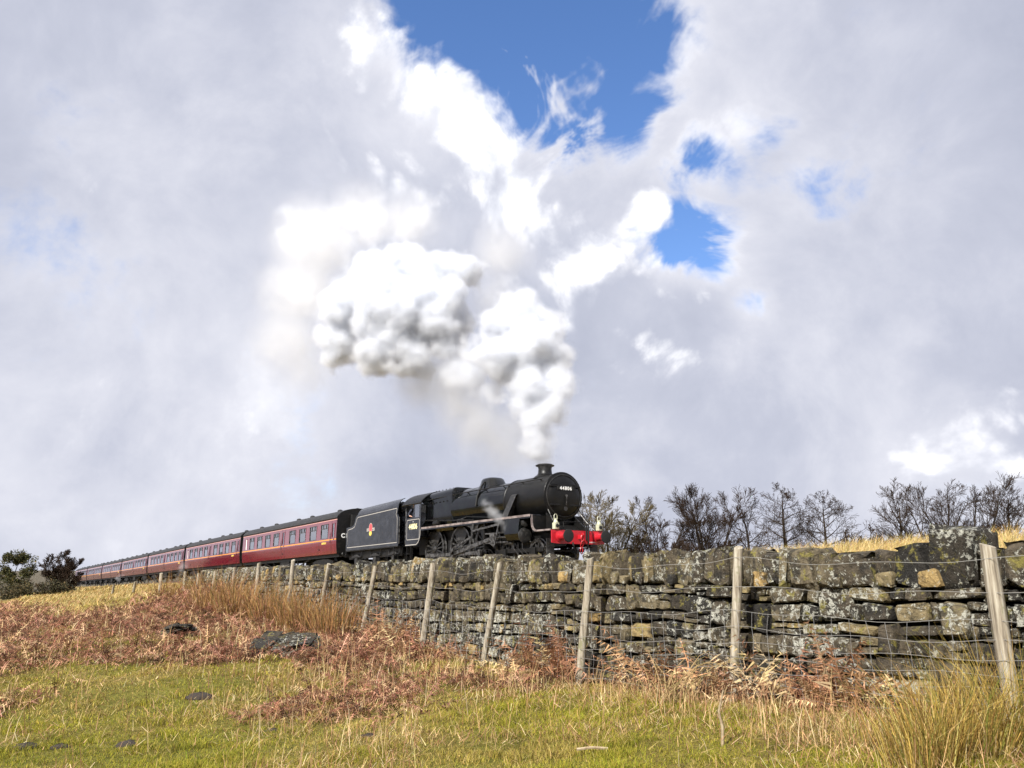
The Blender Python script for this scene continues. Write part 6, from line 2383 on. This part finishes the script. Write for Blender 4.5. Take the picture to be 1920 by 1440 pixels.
def volume_object(name, dens, lo, vox, mat, parent=None, surface=None, **kw):
    """a fog grid made by geometry nodes from a block of numbers"""
    nx, ny, nz = dens.shape
    me = bpy.data.meshes.new(name)
    me.vertices.add(dens.size)
    at = me.attributes.new('fog', 'FLOAT', 'POINT')
    at.data.foreach_set('value', np.ascontiguousarray(dens, dtype=np.float32).ravel())
    o = bpy.data.objects.new(name, me)
    COL.objects.link(o)
    if parent is not None:
        o.parent = parent
    me.materials.append(mat)
    g = bpy.data.node_groups.new(name + '_grid', 'GeometryNodeTree')
    g.interface.new_socket('Geometry', in_out='INPUT', socket_type='NodeSocketGeometry')
    g.interface.new_socket('Geometry', in_out='OUTPUT', socket_type='NodeSocketGeometry')
    t = NT(g)
    gi, go = t.n('NodeGroupInput'), t.n('NodeGroupOutput')
    pos = t.n('GeometryNodeInputPosition').outputs[0]
    rel = t.vm('SCALE', t.vm('SUBTRACT', pos, tuple(float(v) for v in lo)), scale=1.0 / vox)
    sep = t.n('ShaderNodeSeparateXYZ', {0: rel})
    def cell(s, n):
        return t.m('MINIMUM', t.m('MAXIMUM', t.m('FLOOR', t.m('ADD', s, 0.5)), 0.0), float(n - 1))
    ix, iy, iz = (cell(sep.outputs[i], n) for i, n in enumerate((nx, ny, nz)))
    idx = t.m('MULTIPLY_ADD', t.m('MULTIPLY_ADD', ix, float(ny), iy), float(nz), iz)
    na = t.n('GeometryNodeInputNamedAttribute', {'Name': 'fog'}, data_type='FLOAT')
    si = t.n('GeometryNodeSampleIndex', {}, data_type='FLOAT', domain='POINT')
    t.L.new(gi.outputs[0], si.inputs['Geometry'])
    t.L.new(na.outputs[0], si.inputs['Value'])
    t.L.new(idx, si.inputs['Index'])
    hi = lo + (np.array(dens.shape) - 1) * vox
    vc = t.n('GeometryNodeVolumeCube', {'Density': si.outputs[0], 'Background': 0.0, 'Min': tuple(float(v) for v in lo), 'Max': tuple(float(v) for v in hi), 'Resolution X': nx, 'Resolution Y': ny, 'Resolution Z': nz})
    geo = vc.outputs[0]
    if surface is not None:
        vm_ = t.n('GeometryNodeVolumeToMesh', {'Volume': geo, 'Threshold': surface})
        geo = t.n('GeometryNodeSetShadeSmooth', {'Geometry': vm_.outputs[0]}).outputs[0]
    sm = t.n('GeometryNodeSetMaterial', {'Geometry': geo, 'Material': mat})
    t.L.new(sm.outputs[0], go.inputs[0])
    md = o.modifiers.new('grid', 'NODES')
    md.node_group = g
    return tag(o, **kw)

def fog_material(name, density, color=(0.905, 0.918, 0.945), aniso=0.2):
    m = bpy.data.materials.new(name)
    m.use_nodes = True
    t = NT(m.node_tree); t.N.clear()
    at = t.n('ShaderNodeAttribute', {}, attribute_name='density')
    pv = t.n('ShaderNodeVolumePrincipled', {'Color': (*color, 1), 'Density': t.m('MULTIPLY', at.outputs['Fac'], density), 'Anisotropy': aniso})
    pv.inputs['Density Attribute'].default_value = ''
    t.L.new(pv.outputs[0], t.n('ShaderNodeOutputMaterial').inputs['Volume'])
    return m

def make_plume():
    rg = np.random.default_rng(17)
    P = np.array([[-s, a, z, r] for s, a, z, r, k in PUFFS])
    kinds = [k for *_, k in PUFFS]
    def pick(*ks):
        return [tuple(p) for p, k in zip(P, kinds) if k in ks]
    def frame(balls, vox, pad):
        B = np.array(balls)
        lo = (B[:, :3] - B[:, 3:4] * 1.15).min(0) - pad
        hi = (B[:, :3] + B[:, 3:4] * 1.15).max(0) + pad
        return lo, np.ceil((hi - lo) / vox).astype(int) + 1
    # crisp billows
    vox = 0.08
    lo, shape = frame(pick('d', 'mid', 'thin'), vox, 0.2)
    nz = grid_noise(lo, shape, vox, 1.1, 91, 5, 0.62) - 0.5
    nf = grid_noise(lo, shape, vox, 3.6, 95, 3, 0.6) - 0.5
    dense = splat(billow([(x, y, z, r * 0.84) for x, y, z, r in pick('d')], rg, ((12, 0.50, 0.78), (10, 0.40, 0.88))), lo, shape, vox, 0.9)
    pf = grid_noise(lo, shape, vox, 1.15, 93, 4, 0.60, True)
    body = blur(dense, 9) + nz * 0.95 + nf * 0.26 - (pf - 0.42) * 0.50 - 0.02
    dens = 4.6 * sstep(0.10, -0.40, body)
    mid = splat(billow([(x, y, z, r * 0.8) for x, y, z, r in pick('mid')], rg), lo, shape, vox, 0.9)
    dens = np.maximum(dens, 1.8 * sstep(0.10, -0.40, mid + nz * 0.9))
    thin = splat(pick('thin'), lo, shape, vox, 0.9)
    dens = np.maximum(dens, 2.2 * sstep(0.16, -0.20, blur(thin, 2) + nz * 0.85))
    # thin drifting steam
    vox2 = 0.22
    lo2, shape2 = frame(pick('soft', 'halo'), vox2, 1.2)
    n2 = grid_noise(lo2, shape2, vox2, 0.8, 101, 4, 0.6) - 0.5
    soft = splat(pick('soft'), lo2, shape2, vox2, 2.5)
    drift = 1.5 * sstep(0.6, -1.0, soft + n2 * 2.0) * np.clip(0.5 + n2 * 2.6, 0.05, 1.5)
    halo = splat(pick('halo'), lo2, shape2, vox2, 3.0)
    veil = 0.42 * sstep(0.5, -1.4, halo + n2 * 2.8) * np.clip(0.5 + n2 * 2.4, 0.05, 1.5)
    plume = empty('steam_plume', track_point(0), label='billowing white and grey steam rising from the chimney and drifting back', cat='steam')
    plume.rotation_euler = loco.rotation_euler
    volume_object('steam_cloud', dens, lo, vox, fog_material('steam', 1.0), plume, kind='stuff')
    volume_object('steam_veil', veil, lo2, vox2, fog_material('steam_veil', 2.0, (0.965, 0.968, 0.975)), plume, kind='stuff')
    volume_object('steam_shade_drift', drift, lo2, vox2, fog_material('steam_shade_drift', 1.0, (0.80, 0.805, 0.82)), plume, kind='stuff')  # darker volume colour paints the shade of the steam below the puffs
    # the optically thick heart of the billows
    st = 2
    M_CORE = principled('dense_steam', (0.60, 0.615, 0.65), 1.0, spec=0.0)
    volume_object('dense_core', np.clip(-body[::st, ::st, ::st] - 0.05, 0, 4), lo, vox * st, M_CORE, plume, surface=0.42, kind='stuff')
    return plume
make_plume()

def wisp(name, parent_loc, rot, balls, dens, label, vox=0.06, seed=3):
    lo = np.array([min(b[i] - b[3] for b in balls) for i in range(3)]) - 0.1
    hi = np.array([max(b[i] + b[3] for b in balls) for i in range(3)]) + 0.1
    shape = np.ceil((hi - lo) / vox).astype(int) + 1
    nz = grid_noise(lo, shape, vox, 3.2, seed, 4) - 0.5
    d = splat(balls, lo, shape, vox, 1.0)
    r = max(b[3] for b in balls)
    v = dens * sstep(0.02, -r * 0.9, d + nz * r * 1.6) * np.clip(0.5 + nz * 3, 0, 1.5)
    e = empty(name, parent_loc, rot, label=label, cat='steam', kind='stuff')
    volume_object('steam_cloud', v, lo, vox, fog_material(name + '_fog', 1.0), e)
wisp('steam_wisp', track_point(0), loco.rotation_euler, [(-3.1, -1.35, 1.72, 0.22), (-3.35, -1.4, 1.90, 0.30), (-3.75, -1.4, 2.15, 0.32), (-4.15, -1.4, 2.40, 0.30), (-4.5, -1.4, 2.65, 0.22), (-2.95, -1.35, 1.5, 0.2)], 5.0, 'small wisp of steam leaking at the cylinder beside the running plate', 0.05, 3)
for i, (s, lab) in enumerate(((62.6, 'faint steam leak between the second and third carriages'), (103.3, 'faint steam leak under the fourth carriage'))):
    wisp('steam_wisp', track_point(s), loco.rotation_euler, [(0, -1.4, 0.9, 0.35), (0.4, -1.5, 1.25, 0.45), (0.9, -1.5, 1.5, 0.4)] if i == 0 else [(0, -1.5, 0.7, 0.4), (-0.6, -1.7, 0.9, 0.4), (0.6, -1.5, 1.2, 0.35)], 2.0, lab, 0.10, 5 + i)
